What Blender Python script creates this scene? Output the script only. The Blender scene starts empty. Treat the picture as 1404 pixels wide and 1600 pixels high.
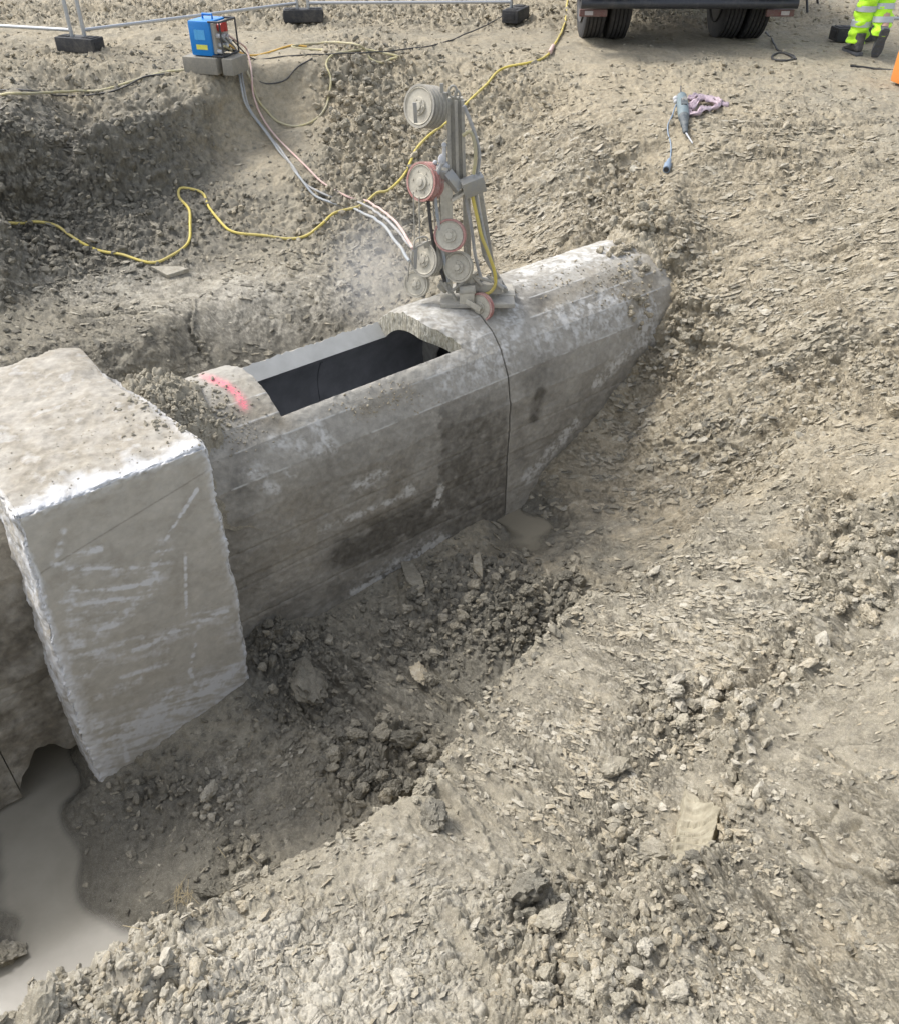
import bpy, bmesh, math, random, time
import numpy as np
from mathutils import Vector, Matrix
from mathutils.geometry import delaunay_2d_cdt
from concurrent.futures import ThreadPoolExecutor
T0 = time.time()
random.seed(7); rng = np.random.default_rng(7)
C = bpy.context.scene.collection
S = bpy.context.scene

# ------------------------------------------------------------------ camera, sky, sun, exposure
CAM_Z, PITCH, FPX = 1.85, math.radians(38), 1350.0
cd = bpy.data.cameras.new('camera'); cam = bpy.data.objects.new('camera', cd); C.objects.link(cam)
cam.location = (0, 0, CAM_Z); cam.rotation_euler = (math.radians(90) - PITCH, 0, 0)
cd.sensor_fit = 'VERTICAL'; cd.sensor_height = 24; cd.lens = FPX / 1600 * 24
cd.clip_start = 0.05; cd.clip_end = 500
S.camera = cam
SUN_EL, SUN_AZ = math.radians(52), math.radians(-64)     # azimuth from +Y, towards -X is negative
w = bpy.data.worlds.new('World'); S.world = w; w.use_nodes = True
nt = w.node_tree; bg = nt.nodes['Background']; sky = nt.nodes.new('ShaderNodeTexSky')
sky.sky_type = 'NISHITA'; sky.sun_disc = False; sky.sun_elevation = SUN_EL; sky.sun_rotation = SUN_AZ
sky.air_density = 1.0; sky.dust_density = 3.0; sky.ozone_density = 1.0
hs = nt.nodes.new('ShaderNodeHueSaturation'); hs.inputs['Saturation'].default_value = 0.42
nt.links.new(sky.outputs[0], hs.inputs['Color']); nt.links.new(hs.outputs[0], bg.inputs[0]); bg.inputs[1].default_value = 0.15
sl = bpy.data.lights.new('sun', 'SUN'); so = bpy.data.objects.new('sun', sl); C.objects.link(so)
sl.energy = 1.3; sl.angle = math.radians(13); sl.color = (1, .96, .9)
sd = Vector((math.sin(SUN_AZ) * math.cos(SUN_EL), math.cos(SUN_AZ) * math.cos(SUN_EL), math.sin(SUN_EL)))
so.rotation_euler = sd.to_track_quat('Z', 'Y').to_euler()
S.view_settings.view_transform = 'Standard'; S.view_settings.look = 'None'
S.view_settings.gamma = 1; S.view_settings.use_curve_mapping = False
S.view_settings.exposure = 1.1
S.cycles.use_denoising = True

# ------------------------------------------------------------------ measuring helpers (photo pixel -> place in the world)
AX = math.atan2(.625, .78)
UX, UY = math.cos(AX), math.sin(AX)        # along the culvert
def uvz(u, v, z): return (u * UX - v * UY, u * UY + v * UX, z)
def ray(px, py):
    a = (px - 702) / FPX; b = (800 - py) / FPX
    return np.array([a, math.cos(PITCH) + b * math.sin(PITCH), -math.sin(PITCH) + b * math.cos(PITCH)])
def atz(px, py, z):
    d = ray(px, py); t = (z - CAM_Z) / d[2]; return (d[0] * t, d[1] * t, z)
def aty(px, py, y):
    d = ray(px, py); t = y / d[1]; return (d[0] * t, y, d[2] * t + CAM_Z)
def project(P):
    x, y, z = P[..., 0], P[..., 1], P[..., 2] - CAM_Z
    d = y * math.cos(PITCH) - z * math.sin(PITCH); d = np.where(d < .05, .05, d)
    return 702 + FPX * x / d, 800 - FPX * (y * math.sin(PITCH) + z * math.cos(PITCH)) / d, d
def sstep(a, b, x):
    t = np.clip((x - a) / (b - a), 0, 1); return t * t * (3 - 2 * t)

# ------------------------------------------------------------------ noise in numpy
_r = np.random.RandomState(3)
PERM = np.concatenate([_r.permutation(1024)] * 3).astype(np.int32)
_g = _r.normal(size=(1024, 3)); GRAD = (_g / np.linalg.norm(_g, axis=1)[:, None]).astype(np.float32)
RND = _r.rand(1024, 3).astype(np.float32)
def _hash(i, j, k): return PERM[PERM[PERM[i & 1023] + (j & 1023)] + (k & 1023)]
def _chunks(f, P, nout=1):
    n = len(P); m = max(1, n // 60000 + 1); idx = np.array_split(np.arange(n), m)
    with ThreadPoolExecutor(4) as ex: r = list(ex.map(lambda ii: f(P[ii[0]:ii[-1] + 1] if len(ii) else P[:0]), idx))
    if nout == 1: return np.concatenate(r)
    return [np.concatenate([q[k] for q in r]) for k in range(nout)]
def _perlin(P):
    P = P.astype(np.float32); I = np.floor(P).astype(np.int32); f = P - I
    w3 = f * f * f * (f * (f * 6 - 15) + 10); out = 0
    for dx in (0, 1):
        wx = w3[:, 0] if dx else 1 - w3[:, 0]
        for dy in (0, 1):
            wy = w3[:, 1] if dy else 1 - w3[:, 1]
            for dz in (0, 1):
                wz = w3[:, 2] if dz else 1 - w3[:, 2]
                g = GRAD[_hash(I[:, 0] + dx, I[:, 1] + dy, I[:, 2] + dz)]
                out = out + wx * wy * wz * (g[:, 0] * (f[:, 0] - dx) + g[:, 1] * (f[:, 1] - dy) + g[:, 2] * (f[:, 2] - dz))
    return out * 1.5
def perlin(P): return _chunks(_perlin, P)
def fbm(P, oct=3, gain=.5):
    s = 0; a = 1; Q = P
    for o in range(oct):
        s = s + a * perlin(Q); Q = Q * 2.03 + 17.3; a *= gain
    return s
def _voro(P):
    P = P.astype(np.float32); I = np.floor(P).astype(np.int32); f = P - I
    n = len(P); F1 = np.full(n, 9., np.float32); F2 = F1.copy(); cid = np.zeros(n, np.int32)
    rel = np.zeros((n, 3), np.float32)
    for dx in (-1, 0, 1):
        for dy in (-1, 0, 1):
            for dz in (-1, 0, 1):
                h = _hash(I[:, 0] + dx, I[:, 1] + dy, I[:, 2] + dz)
                v = RND[h] * .9 + .05; v[:, 0] += dx; v[:, 1] += dy; v[:, 2] += dz; v -= f
                d = v[:, 0] ** 2 + v[:, 1] ** 2 + v[:, 2] ** 2
                m = d < F1; F2 = np.where(m, F1, np.minimum(F2, d)); F1 = np.where(m, d, F1); cid = np.where(m, h, cid)
                rel = np.where(m[:, None], v, rel)
    return np.sqrt(F1), np.sqrt(F2), cid, rel
def voro(P): return _chunks(_voro, P, 4)

# ------------------------------------------------------------------ object helpers
def meta(o, label=None, cat=None, group=None, kind=None):
    if label: o['label'] = label
    if cat: o['category'] = cat
    if group: o['group'] = group
    if kind: o['kind'] = kind
    return o
def np_mesh(name, V, F, mat=None, smooth=True, attrs=None):
    V = np.asarray(V, np.float32); F = np.asarray(F, np.int32)
    me = bpy.data.meshes.new(name); k = F.shape[1]
    me.vertices.add(len(V)); me.vertices.foreach_set('co', V.ravel())
    me.loops.add(F.size); me.loops.foreach_set('vertex_index', F.ravel())
    me.polygons.add(len(F)); me.polygons.foreach_set('loop_start', np.arange(0, F.size, k, dtype=np.int32))
    if smooth: me.polygons.foreach_set('use_smooth', np.ones(len(F), bool))
    me.update(calc_edges=True)
    for an, arr in (attrs or {}).items():
        a = me.color_attributes.new(an, 'FLOAT_COLOR', 'POINT')
        col = np.ones((len(V), 4), np.float32); arr = np.asarray(arr); col[:, :arr.shape[1]] = arr; a.data.foreach_set('color', col.ravel())
    if mat: me.materials.append(mat)
    return me
def link(name, me, parent=None, loc=None):
    o = bpy.data.objects.new(name, me); C.objects.link(o)
    if parent: o.parent = parent
    if loc is not None: o.location = loc
    return o
def empty(name, loc=(0, 0, 0), rz=0):
    o = bpy.data.objects.new(name, None); C.objects.link(o); o.location = loc; o.rotation_euler = (0, 0, rz); o.empty_display_size = .1
    return o
class MB:
    """collects simple shapes into one mesh"""
    def __init__(s): s.bm = bmesh.new()
    def box(s, c, size, rot=None, bev=0):
        M = Matrix.Translation(Vector(c)) @ (rot.to_4x4() if rot else Matrix.Identity(4)) @ Matrix.Diagonal((size[0], size[1], size[2], 1))
        r = bmesh.ops.create_cube(s.bm, size=1, matrix=M)
        if bev:
            es = list({e for v in r['verts'] for e in v.link_edges})
            bmesh.ops.bevel(s.bm, geom=es, offset=bev, segments=2, affect='EDGES', profile=.6)
        return s
    def cyl(s, a, b, r, r2=None, n=16):
        a = Vector(a); b = Vector(b); d = b - a
        M = Matrix.Translation((a + b) / 2) @ d.to_track_quat('Z', 'Y').to_matrix().to_4x4()
        bmesh.ops.create_cone(s.bm, cap_ends=True, segments=n, radius1=r, radius2=r if r2 is None else r2, depth=d.length, matrix=M); return s
    def ball(s, c, r, sc=(1, 1, 1)):
        bmesh.ops.create_uvsphere(s.bm, u_segments=14, v_segments=9, radius=1, matrix=Matrix.Translation(Vector(c)) @ Matrix.Diagonal((r * sc[0], r * sc[1], r * sc[2], 1))); return s
    def lathe(s, c, ax, prof, n=36):
        q = Vector(ax).normalized().to_track_quat('Z', 'Y'); rings = []
        for (r, h) in prof:
            rings.append([s.bm.verts.new(Vector(c) + q @ Vector((r * math.cos(2 * math.pi * k / n), r * math.sin(2 * math.pi * k / n), h))) for k in range(n)])
        for A, B in zip(rings, rings[1:]):
            for k in range(n): s.bm.faces.new((A[k], A[(k + 1) % n], B[(k + 1) % n], B[k]))
        s.bm.faces.new(rings[0][::-1]); s.bm.faces.new(rings[-1]); return s
    def tube(s, pts, r, n=8, closed=False):
        pts = [Vector(p) for p in pts]; m = len(pts); rings = []; up = None
        for i, p in enumerate(pts):
            t = (pts[min(i + 1, m - 1)] - pts[max(i - 1, 0)]).normalized()
            if up is None: up = t.orthogonal().normalized()
            up = (up - t * up.dot(t)).normalized(); sd_ = t.cross(up)
            rings.append([s.bm.verts.new(p + r * (math.cos(2 * math.pi * k / n) * up + math.sin(2 * math.pi * k / n) * sd_)) for k in range(n)])
        for A, B in zip(rings, rings[1:]):
            for k in range(n): s.bm.faces.new((A[k], A[(k + 1) % n], B[(k + 1) % n], B[k]))
        s.bm.faces.new(rings[0][::-1]); s.bm.faces.new(rings[-1]); return s
    def build(s, name, mat, parent=None, smooth=True, ang=35):
        bmesh.ops.recalc_face_normals(s.bm, faces=s.bm.faces)
        me = bpy.data.meshes.new(name); s.bm.to_mesh(me); s.bm.free()
        if smooth:
            me.polygons.foreach_set('use_smooth', np.ones(len(me.polygons), bool))
            me.set_sharp_from_angle(angle=math.radians(ang))
        me.materials.append(mat); return link(name, me, parent)
def spline(pts, step=.02):
    P = [Vector(p) for p in pts]; P = [P[0] * 2 - P[1]] + P + [P[-1] * 2 - P[-2]]; out = []
    for i in range(1, len(P) - 2):
        n = max(2, int((P[i + 1] - P[i]).length / step))
        for k in range(n):
            t = k / n; a, b, c, d = P[i - 1], P[i], P[i + 1], P[i + 2]
            out.append(.5 * ((2 * b) + (c - a) * t + (2 * a - 5 * b + 4 * c - d) * t * t + (3 * b - a - 3 * c + d) * t ** 3))
    out.append(P[-2]); return out

# ------------------------------------------------------------------ material helpers
class NT:
    def __init__(s, name):
        s.m = bpy.data.materials.new(name); s.m.use_nodes = True; s.t = s.m.node_tree; s.b = s.t.nodes['Principled BSDF']
        s.co = s.t.nodes.new('ShaderNodeTexCoord').outputs['Object']
    def n(s, t, **k):
        x = s.t.nodes.new(t)
        for a, v in k.items(): setattr(x, a, v)
        return x
    def l(s, a, b): s.t.links.new(a, b)
    def noise(s, scale, detail=5, rough=.55, vec=None, dist=0):
        x = s.n('ShaderNodeTexNoise'); x.inputs['Scale'].default_value = scale; x.inputs['Detail'].default_value = detail
        x.inputs['Roughness'].default_value = rough; x.inputs['Distortion'].default_value = dist; s.l(vec or s.co, x.inputs['Vector']); return x.outputs[0]
    def vor(s, scale, feature='F1', vec=None):
        x = s.n('ShaderNodeTexVoronoi', feature=feature); x.inputs['Scale'].default_value = scale; s.l(vec or s.co, x.inputs['Vector']); return x.outputs['Distance']
    def stretch(s, sc, rot=(0, 0, 0)):
        x = s.n('ShaderNodeMapping'); x.inputs['Scale'].default_value = sc; x.inputs['Rotation'].default_value = rot; s.l(s.co, x.inputs['Vector']); return x.outputs[0]
    def ramp(s, f, stops):
        x = s.n('ShaderNodeValToRGB'); e = x.color_ramp.elements
        e[0].position, e[0].color = stops[0][0], (*stops[0][1], 1); e[1].position, e[1].color = stops[-1][0], (*stops[-1][1], 1)
        for p, c in stops[1:-1]: q = e.new(p); q.color = (*c, 1)
        s.l(f, x.inputs[0]); return x.outputs[0]
    def fr(s, f, a, b, lo=0, hi=1):
        x = s.n('ShaderNodeMapRange'); x.inputs[1].default_value = a; x.inputs[2].default_value = b; x.inputs[3].default_value = lo; x.inputs[4].default_value = hi
        s.l(f, x.inputs[0]); return x.outputs[0]
    def mix(s, f, a, b, mode='MIX'):
        x = s.n('ShaderNodeMix', data_type='RGBA', blend_type=mode)
        for i, v in ((0, f), (6, a), (7, b)):
            if hasattr(v, 'is_linked') or hasattr(v, 'links'): s.l(v, x.inputs[i])
            elif i == 0: x.inputs[0].default_value = v
            else: x.inputs[i].default_value = (*v, 1)
        return x.outputs[2]
    def math(s, op, a, b=0, c=None):
        x = s.n('ShaderNodeMath', operation=op)
        for i, v in enumerate((a, b) if c is None else (a, b, c)):
            if hasattr(v, 'links'): s.l(v, x.inputs[i])
            else: x.inputs[i].default_value = v
        return x.outputs[0]
    def attr(s, name):
        x = s.n('ShaderNodeVertexColor'); x.layer_name = name; y = s.n('ShaderNodeSeparateColor'); s.l(x.outputs[0], y.inputs[0]); return y.outputs
    def bump(s, h, dist, strength=1, nrm=None):
        x = s.n('ShaderNodeBump'); x.inputs['Distance'].default_value = dist; x.inputs['Strength'].default_value = strength; s.l(h, x.inputs['Height'])
        if nrm: s.l(nrm, x.inputs['Normal'])
        return x.outputs[0]
    def out(s, col=None, rough=None, nrm=None):
        for v, k in ((col, 'Base Color'), (rough, 'Roughness')):
            if v is None: continue
            if hasattr(v, 'links'): s.l(v, s.b.inputs[k])
            elif isinstance(v, tuple): s.b.inputs[k].default_value = (*v, 1)
            else: s.b.inputs[k].default_value = v
        if nrm: s.l(nrm, s.b.inputs['Normal'])
        return s.m

# soil: ground attribute R = wet grey clay and painted wall shade, G = pale dry crust, B = tan
def soil_mat(name, use_attr=True, wet=.3, pale=.3, tan=.5, lo=1.0):
    m = NT(name)
    if use_attr:
        a = m.attr('soil'); W, G, B = a[0], a[1], a[2]
    else:
        W, G, B = wet, pale, tan; m.co = m.n('ShaderNodeNewGeometry').outputs['Position']
    n1 = m.noise(2.2, 6, .6); n2 = m.noise(22, 6, .65); n3 = m.noise(140, 4, .7); n4 = m.noise(7, 5, .6)
    grey = m.ramp(n2, [(.25, (.195 * lo, .176 * lo, .138 * lo)), (.55, (.30 * lo, .27 * lo, .204 * lo)), (.8, (.38 * lo, .345 * lo, .27 * lo))])
    tanc = m.ramp(n2, [(.25, (.235 * lo, .202 * lo, .145 * lo)), (.5, (.36 * lo, .307 * lo, .214 * lo)), (.8, (.45 * lo, .395 * lo, .30 * lo))])
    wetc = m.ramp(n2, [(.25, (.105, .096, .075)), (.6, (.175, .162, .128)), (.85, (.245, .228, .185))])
    palec = m.ramp(n2, [(.25, (.40, .37, .305)), (.7, (.57, .53, .44))])
    tf = m.fr(m.math('ADD', B, m.math('MULTIPLY', n1, 1.2)), .8, 1.25); c = m.mix(tf, grey, tanc)
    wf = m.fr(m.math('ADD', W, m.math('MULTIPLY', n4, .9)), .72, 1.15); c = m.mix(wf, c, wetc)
    pf = m.fr(m.math('ADD', G, m.math('MULTIPLY', m.noise(20, 8, .78), 1.3)), .92, 1.35); c = m.mix(pf, c, palec)
    c = m.mix(m.fr(n3, .32, .68), m.mix(.76, (0, 0, 0), c), c); c = m.mix(m.math('MULTIPLY', m.fr(m.noise(260, 2, .6), .55, .68), .35), c, (.55, .52, .44))
    spk = m.fr(m.vor(55), .02, .14, 1, 0); sel = m.fr(m.noise(30, 2), .58, .62); c = m.mix(m.math('MULTIPLY', m.math('MULTIPLY', spk, sel), .7), c, (.5, .47, .4))
    h = m.math('ADD', m.math('MULTIPLY', n2, .6), m.math('MULTIPLY', n3, .3))
    nb = m.bump(h, .014, .9)
    if use_attr:
        fa = m.n('ShaderNodeVertexColor'); fa.layer_name = 'flow'; fv = m.n('ShaderNodeVectorMath', operation='SCALE'); m.l(fa.outputs[0], fv.inputs[0]); fv.inputs['Scale'].default_value = 1
        def st(sx, sy, rough=.6, off=0):
            q = m.n('ShaderNodeMapping'); q.inputs['Scale'].default_value = (sx, sy, sy); q.inputs['Location'].default_value = (off, off, off); m.l(fv.outputs[0], q.inputs['Vector']); return q.outputs[0]
        mk = m.attr('mask'); f1 = m.noise(1, 6, .66, st(13, 25)); f2 = m.noise(1, 5, .62, st(38, 62, off=9)); f3 = m.noise(1, 3, .5, st(3, 9, off=21))
        cr1 = m.fr(m.math('ABSOLUTE', m.math('SUBTRACT', f1, .5)), 0, .022, 1, 0); cr2 = m.fr(m.math('ABSOLUTE', m.math('SUBTRACT', f2, .5)), 0, .03, 1, 0)
        on1 = m.fr(f3, .42, .58); e1 = m.vor(1, 'DISTANCE_TO_EDGE', st(17, 25, off=3)); ce = m.fr(e1, 0, .07, 1, 0)
        hh = m.math('ADD', m.math('MULTIPLY', m.math('MULTIPLY', m.math('ADD', cr1, m.math('MULTIPLY', cr2, .6)), m.math('ADD', m.math('MULTIPLY', on1, .9), .1)), m.math('ADD', mk[0], .10)), m.math('MULTIPLY', m.math('MULTIPLY', ce, on1), m.math('MULTIPLY', mk[1], .9)))
        big = m.math('ADD', m.math('MULTIPLY', f1, m.math('MULTIPLY', mk[0], 1.6)), m.math('MULTIPLY', f2, m.math('MULTIPLY', mk[0], .45)))
        nb = m.bump(m.math('SUBTRACT', big, hh), .009, .9, nb)
        dryf = m.math('MULTIPLY', m.fr(m.math('ADD', m.math('MULTIPLY', f1, .6), m.math('MULTIPLY', f2, .4)), .50, .66), m.math('ADD', m.math('MULTIPLY', mk[0], .55), .12)); c = m.mix(dryf, c, m.mix(.55, c, (.60, .565, .47)))
        dmp_shade = m.math('MULTIPLY', m.fr(m.math('ADD', m.math('MULTIPLY', f2, .6), m.math('MULTIPLY', f1, .4)), .49, .36), m.math('ADD', m.math('MULTIPLY', mk[0], .4), .1)); c = m.mix(dmp_shade, c, m.mix(.5, c, (.15, .133, .10))); nb = m.bump(m.noise(420, 3, .6), .0022, .8, nb)  # bump hollows tinted darker: damp clay that doubles as painted crack shade
    r = m.fr(wf, 0, 1, .93, .62)
    m.b.inputs['Specular IOR Level'].default_value = .3
    return m.out(c, r, nb)
M = {}
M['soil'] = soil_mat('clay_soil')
M['clod_grey'] = soil_mat('grey_clod', False, .05, .30, .05)
M['clod_dark'] = soil_mat('wet_clod', False, .62, .0, -.15)
M['clod_tan'] = soil_mat('tan_clod', False, .0, .35, .55)
M['clod_pale'] = soil_mat('pale_clod', False, .0, .52, .2)

def plain(name, col, rough=.5, metal=0, dust=.35, dustc=(.34, .31, .25), dscale=9, bump=.0006):
    m = NT(name); n1 = m.noise(dscale, 6, .65); n2 = m.noise(dscale * 7, 4, .6)
    f = m.math('MULTIPLY', m.fr(m.math('ADD', m.math('MULTIPLY', n1, .7), m.math('MULTIPLY', n2, .35)), .62 - dust * .45, .82 - dust * .35), min(1, dust * 1.8))
    c = m.mix(f, m.mix(m.fr(n2, .3, .8), tuple(x * .82 for x in col), col), dustc)
    m.b.inputs['Metallic'].default_value = 0 if dust > .5 else metal
    return m.out(c, m.fr(f, 0, 1, rough, .9), m.bump(n2, bump, .8))
M['steel'] = plain('galvanised_steel', (.50, .52, .54), .38, .7, .12)
M['steel_dusty'] = plain('dusty_steel', (.27, .26, .24), .5, .3, .6, (.39, .365, .305))
M['alu_dusty'] = plain('dusty_aluminium', (.33, .34, .35), .45, .5, .5, (.41, .385, .32))
M['slurry'] = plain('slurry_coated_metal', (.36, .33, .265), .7, 0, .6, (.48, .45, .375))
M['red_rubber'] = plain('dusty_red_rubber', (.40, .17, .15), .75, 0, .42, (.50, .40, .35), 20)
M['black_rubber'] = plain('black_rubber', (.03, .031, .034), .7, 0, .28, (.20, .18, .15), 6, .001)
M['tyre'] = plain('tyre_rubber', (.028, .028, .03), .75, 0, .22, (.17, .155, .13), 5, .002)
M['truck_black'] = plain('black_painted_steel', (.03, .033, .04), .4, 0, .22, (.16, .15, .13), 5)
M['truck_dark'] = plain('dark_chassis', (.035, .036, .04), .6, 0, .3, (.12, .11, .09), 6)
M['blue'] = plain('blue_plastic', (.012, .22, .62), .35, 0, .10, (.25, .35, .45), 12)
M['blue_print'] = plain('pale_blue_print', (.10, .42, .78), .5, 0, 0)
M['yellow_print'] = plain('yellow_sticker', (.75, .72, .12), .5, 0, .05)
M['red'] = plain('red_paint', (.42, .035, .03), .4, 0, .1)
M['tail_red'] = plain('red_light_lens', (.13, .03, .03), .35, 0, .5, (.16, .13, .11), 14)
M['white_lens'] = plain('clear_light_lens', (.45, .42, .42), .25, 0, .25)
M['yellow_hose'] = plain('yellow_hose', (.66, .53, .10), .5, 0, .40, (.34, .30, .20), 1.7)
M['yellow_dusty'] = plain('dusty_yellow_hose', (.50, .44, .20), .6, 0, .6, (.38, .35, .25), 9)
M['yellow_orange'] = plain('orange_yellow_hose', (.75, .46, .10), .5, 0, .15, (.42, .38, .24), 9)
M['grey_hose'] = plain('dusty_grey_hose', (.30, .30, .30), .6, 0, .4, (.46, .45, .42), 9)
M['pale_blue_hose'] = plain('pale_blue_hose', (.30, .34, .38), .55, 0, .5, (.38, .37, .34), 9)
M['pink_hose'] = plain('dusty_red_hose', (.62, .40, .36), .55, 0, .5, (.55, .45, .40), 9)
M['black_cable'] = plain('black_cable', (.035, .035, .037), .6, 0, .3, (.16, .145, .12), 9)
M['white_metal'] = plain('white_dusted_fitting', (.48, .49, .51), .6, 0, .4, (.62, .62, .6), 25)
M['slab'] = plain('grey_kerb_concrete', (.24, .225, .19), .85, 0, .4, (.30, .275, .22), 10, .003)
M['hivis'] = NT('hi_vis_fabric'); _m = M['hivis']; _n = _m.noise(14, 5, .6)
_m.b.inputs['Sheen Weight'].default_value = .2
M['hivis'] = _m.out(_m.mix(_m.fr(_n, .35, .7), (.42, .80, .02), (.56, .95, .035)), .8, _m.bump(_m.noise(35, 5, .6), .008, .8))
M['reflective'] = plain('silver_reflective_tape', (.50, .53, .55), .35, .2, .15, (.4, .4, .35), 20)
M['boot'] = plain('dark_boot_leather', (.055, .056, .06), .65, 0, .35, (.2, .18, .15), 15)
M['sole'] = plain('boot_sole', (.09, .095, .105), .8, 0, .2)
M['skin'] = plain('skin', (.48, .30, .22), .5, 0, 0)
M['hair'] = plain('brown_hair', (.06, .04, .025), .7, 0, 0)
M['helmet'] = plain('white_helmet', (.7, .7, .7), .35, 0, .05)
M['orange'] = plain('orange_plastic', (.78, .27, .06), .45, 0, .2, (.5, .35, .2), 12)
M['tool'] = plain('grey_tool_plastic', (.13, .18, .20), .5, 0, .35, (.27, .29, .28), 30)
M['tool_dark'] = plain('dark_tool_grip', (.06, .075, .085), .6, 0, .35, (.25, .25, .23), 30)
M['plug'] = plain('pale_blue_plug', (.20, .27, .36), .45, 0, .3, (.35, .36, .36), 30)
M['straw'] = plain('dry_straw', (.40, .33, .20), .8, 0, .2)
_m = NT('pink_cloth'); _m.b.inputs['Sheen Weight'].default_value = .3
M['cloth'] = _m.out(_m.mix(_m.fr(_m.noise(30, 5, .6), .3, .7), (.36, .27, .31), (.58, .46, .51)), .9, _m.bump(_m.noise(220, 3, .6), .002, .7))

# concrete with painted-on wear (vertex attribute: R wet/dark stain, G white lime or scuffs, B clay smear); second attribute: pink spray
def concrete_mat(name, base=(.37, .35, .305), rough=.85, spray=False, grain=1.0):
    m = NT(name); a = m.attr('wear'); n1 = m.noise(3, 6, .6); n2 = m.noise(24, 6, .62); n3 = m.noise(120, 4, .6)
    al = m.noise(5, 6, .6, m.stretch((.5, 3, 3), (0, 0, -AX)))
    c = m.ramp(m.math('ADD', m.math('MULTIPLY', n1, .5), m.math('MULTIPLY', al, .5)), [(.3, tuple(x * .80 for x in base)), (.5, base), (.7, tuple(min(1, x * 1.15) for x in base))])
    c = m.mix(m.fr(n2, .3, .72), m.mix(.72 if grain > .5 else .88, (0, 0, 0), c), c)
    c = m.mix(a[2], c, m.ramp(n2, [(.3, (.20, .175, .135)), (.7, (.33, .295, .23))]))
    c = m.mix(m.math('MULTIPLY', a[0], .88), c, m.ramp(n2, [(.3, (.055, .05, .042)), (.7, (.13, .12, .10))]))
    gf = m.fr(m.math('ADD', m.math('MULTIPLY', a[1], 1.15), m.math('MULTIPLY', n2, .5)), .42, 1.2); c = m.mix(gf, c, (.52, .51, .48) if spray else (.58, .585, .59))
    pits = m.fr(m.vor(38), .04, .13, 1, 0); ps = m.fr(m.noise(12, 3), .56, .62); pp = m.math('MULTIPLY', pits, ps); c = m.mix(m.math('MULTIPLY', pp, .6), c, (.10, .095, .08))
    if spray:
        sp = m.attr('spray')[0]; pf = m.math('MULTIPLY', sp, m.fr(m.noise(90, 3, .7), .34, .58)); c = m.mix(pf, c, (.80, .17, .23))
    h = m.math('SUBTRACT', m.math('ADD', m.math('MULTIPLY', n2, .5), m.math('MULTIPLY', n3, .35)), m.math('MULTIPLY', pp, .5))
    return m.out(c, m.math('SUBTRACT', rough, m.math('MULTIPLY', a[0], .2)), m.bump(h, .010 * grain, .8))
M['culvert'] = concrete_mat('weathered_concrete', spray=True)
M['block_face'] = concrete_mat('sawn_concrete', (.47, .447, .395), .5, grain=.2)
M['block_rough'] = concrete_mat('rough_concrete', (.40, .37, .315), .9)
_m = NT('dark_liner'); M['liner'] = _m.out(_m.ramp(_m.noise(6, 6, .6), [(.3, (.11, .113, .12)), (.7, (.19, .195, .205))]), .55, _m.bump(_m.noise(60, 4), .002, .6))
_m = NT('sawn_arch_edge'); _c = _m.ramp(_m.noise(30, 6, .65), [(.3, (.40, .37, .29)), (.5, (.56, .53, .44)), (.7, (.68, .66, .58))])
_s = _m.noise(9, 3, .6, _m.stretch((9, 9, .6)))
M['arch_cut'] = _m.out(_m.mix(_m.fr(_s, .42, .6), _c, (.36, .33, .25)), .9, _m.bump(_m.math('ADD', _s, m.noise(60, 3) if False else _s), .03, .8))
_m = NT('smooth_sawn_face'); M['smooth_cut'] = _m.out(_m.ramp(_m.noise(7, 6, .6), [(.3, (.33, .33, .31)), (.7, (.42, .42, .40))]), .6, _m.bump(_m.noise(90, 3), .001, .5))
def water_mat(name, c0, c1):
    m = NT(name); c = m.ramp(m.noise(1.8, 5, .6), [(.35, c0), (.65, c1)]); d = m.attr('depth')[0]
    m.l(m.fr(d, 0, 1, .12, 1), m.b.inputs['Alpha']); m.b.inputs['Specular IOR Level'].default_value = .5
    return m.out(c, .17, m.bump(m.noise(7, 3), .0015, .4))
M['water'] = water_mat('muddy_water', (.225, .207, .165), (.295, .275, .225)); M['water2'] = water_mat('brown_puddle', (.22, .195, .145), (.27, .24, .18))

# ------------------------------------------------------------------ the ground: surveyed points, triangulated
pts, edges = [], []
def line(L, brk=True):
    i0 = len(pts)
    for p in L: pts.append(p if isinstance(p[0], float) and len(p) == 3 and abs(p[0]) < 40 and abs(p[1]) < 80 else p)
    if brk:
        for i in range(i0, len(pts) - 1): edges.append((i, i + 1))
Z = lambda *L: [atz(*p) for p in L]
UV = lambda *L: [uvz(*p) for p in L]
# back left: rim, foot, bench edge, second foot, bench edge
line(Z((-250, 250, -.05), (-100, 205, -.05), (0, 188, -.05), (120, 172, -.05), (230, 150, -.05), (330, 122, -.03), (385, 103, 0), (470, 97, 0), (530, 90, 0), (600, 88, -.02), (690, 95, -.05), (790, 90, -.06)))
line(Z((-250, 350, -.75), (-100, 340, -.75), (0, 329, -.75), (73, 315, -.75), (218, 273, -.75), (339, 252, -.72), (395, 222, -.62), (450, 200, -.56), (505, 185, -.45), (560, 168, -.35)))
line(Z((-250, 375, -.85), (-100, 362, -.85), (0, 350, -.85), (130, 330, -.85), (270, 297, -.83), (400, 290, -.82), (480, 285, -.78), (560, 285, -.76)))
line(Z((-250, 520, -1.2), (-100, 500, -1.2), (0, 474, -1.18), (63, 446, -1.17), (145, 418, -1.14), (232, 405, -1.12), (330, 388, -1.1), (450, 372, -1.06), (560, 362, -1.02), (640, 362, -1.0)))
line(Z((-250, 620, -1.35), (-100, 600, -1.33), (0, 562, -1.3), (87, 535, -1.3), (213, 522, -1.28), (300, 488, -1.25), (402, 460, -1.22), (484, 450, -1.2), (557, 420, -1.15), (605, 398, -1.1), (700, 402, -1.08)))
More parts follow.
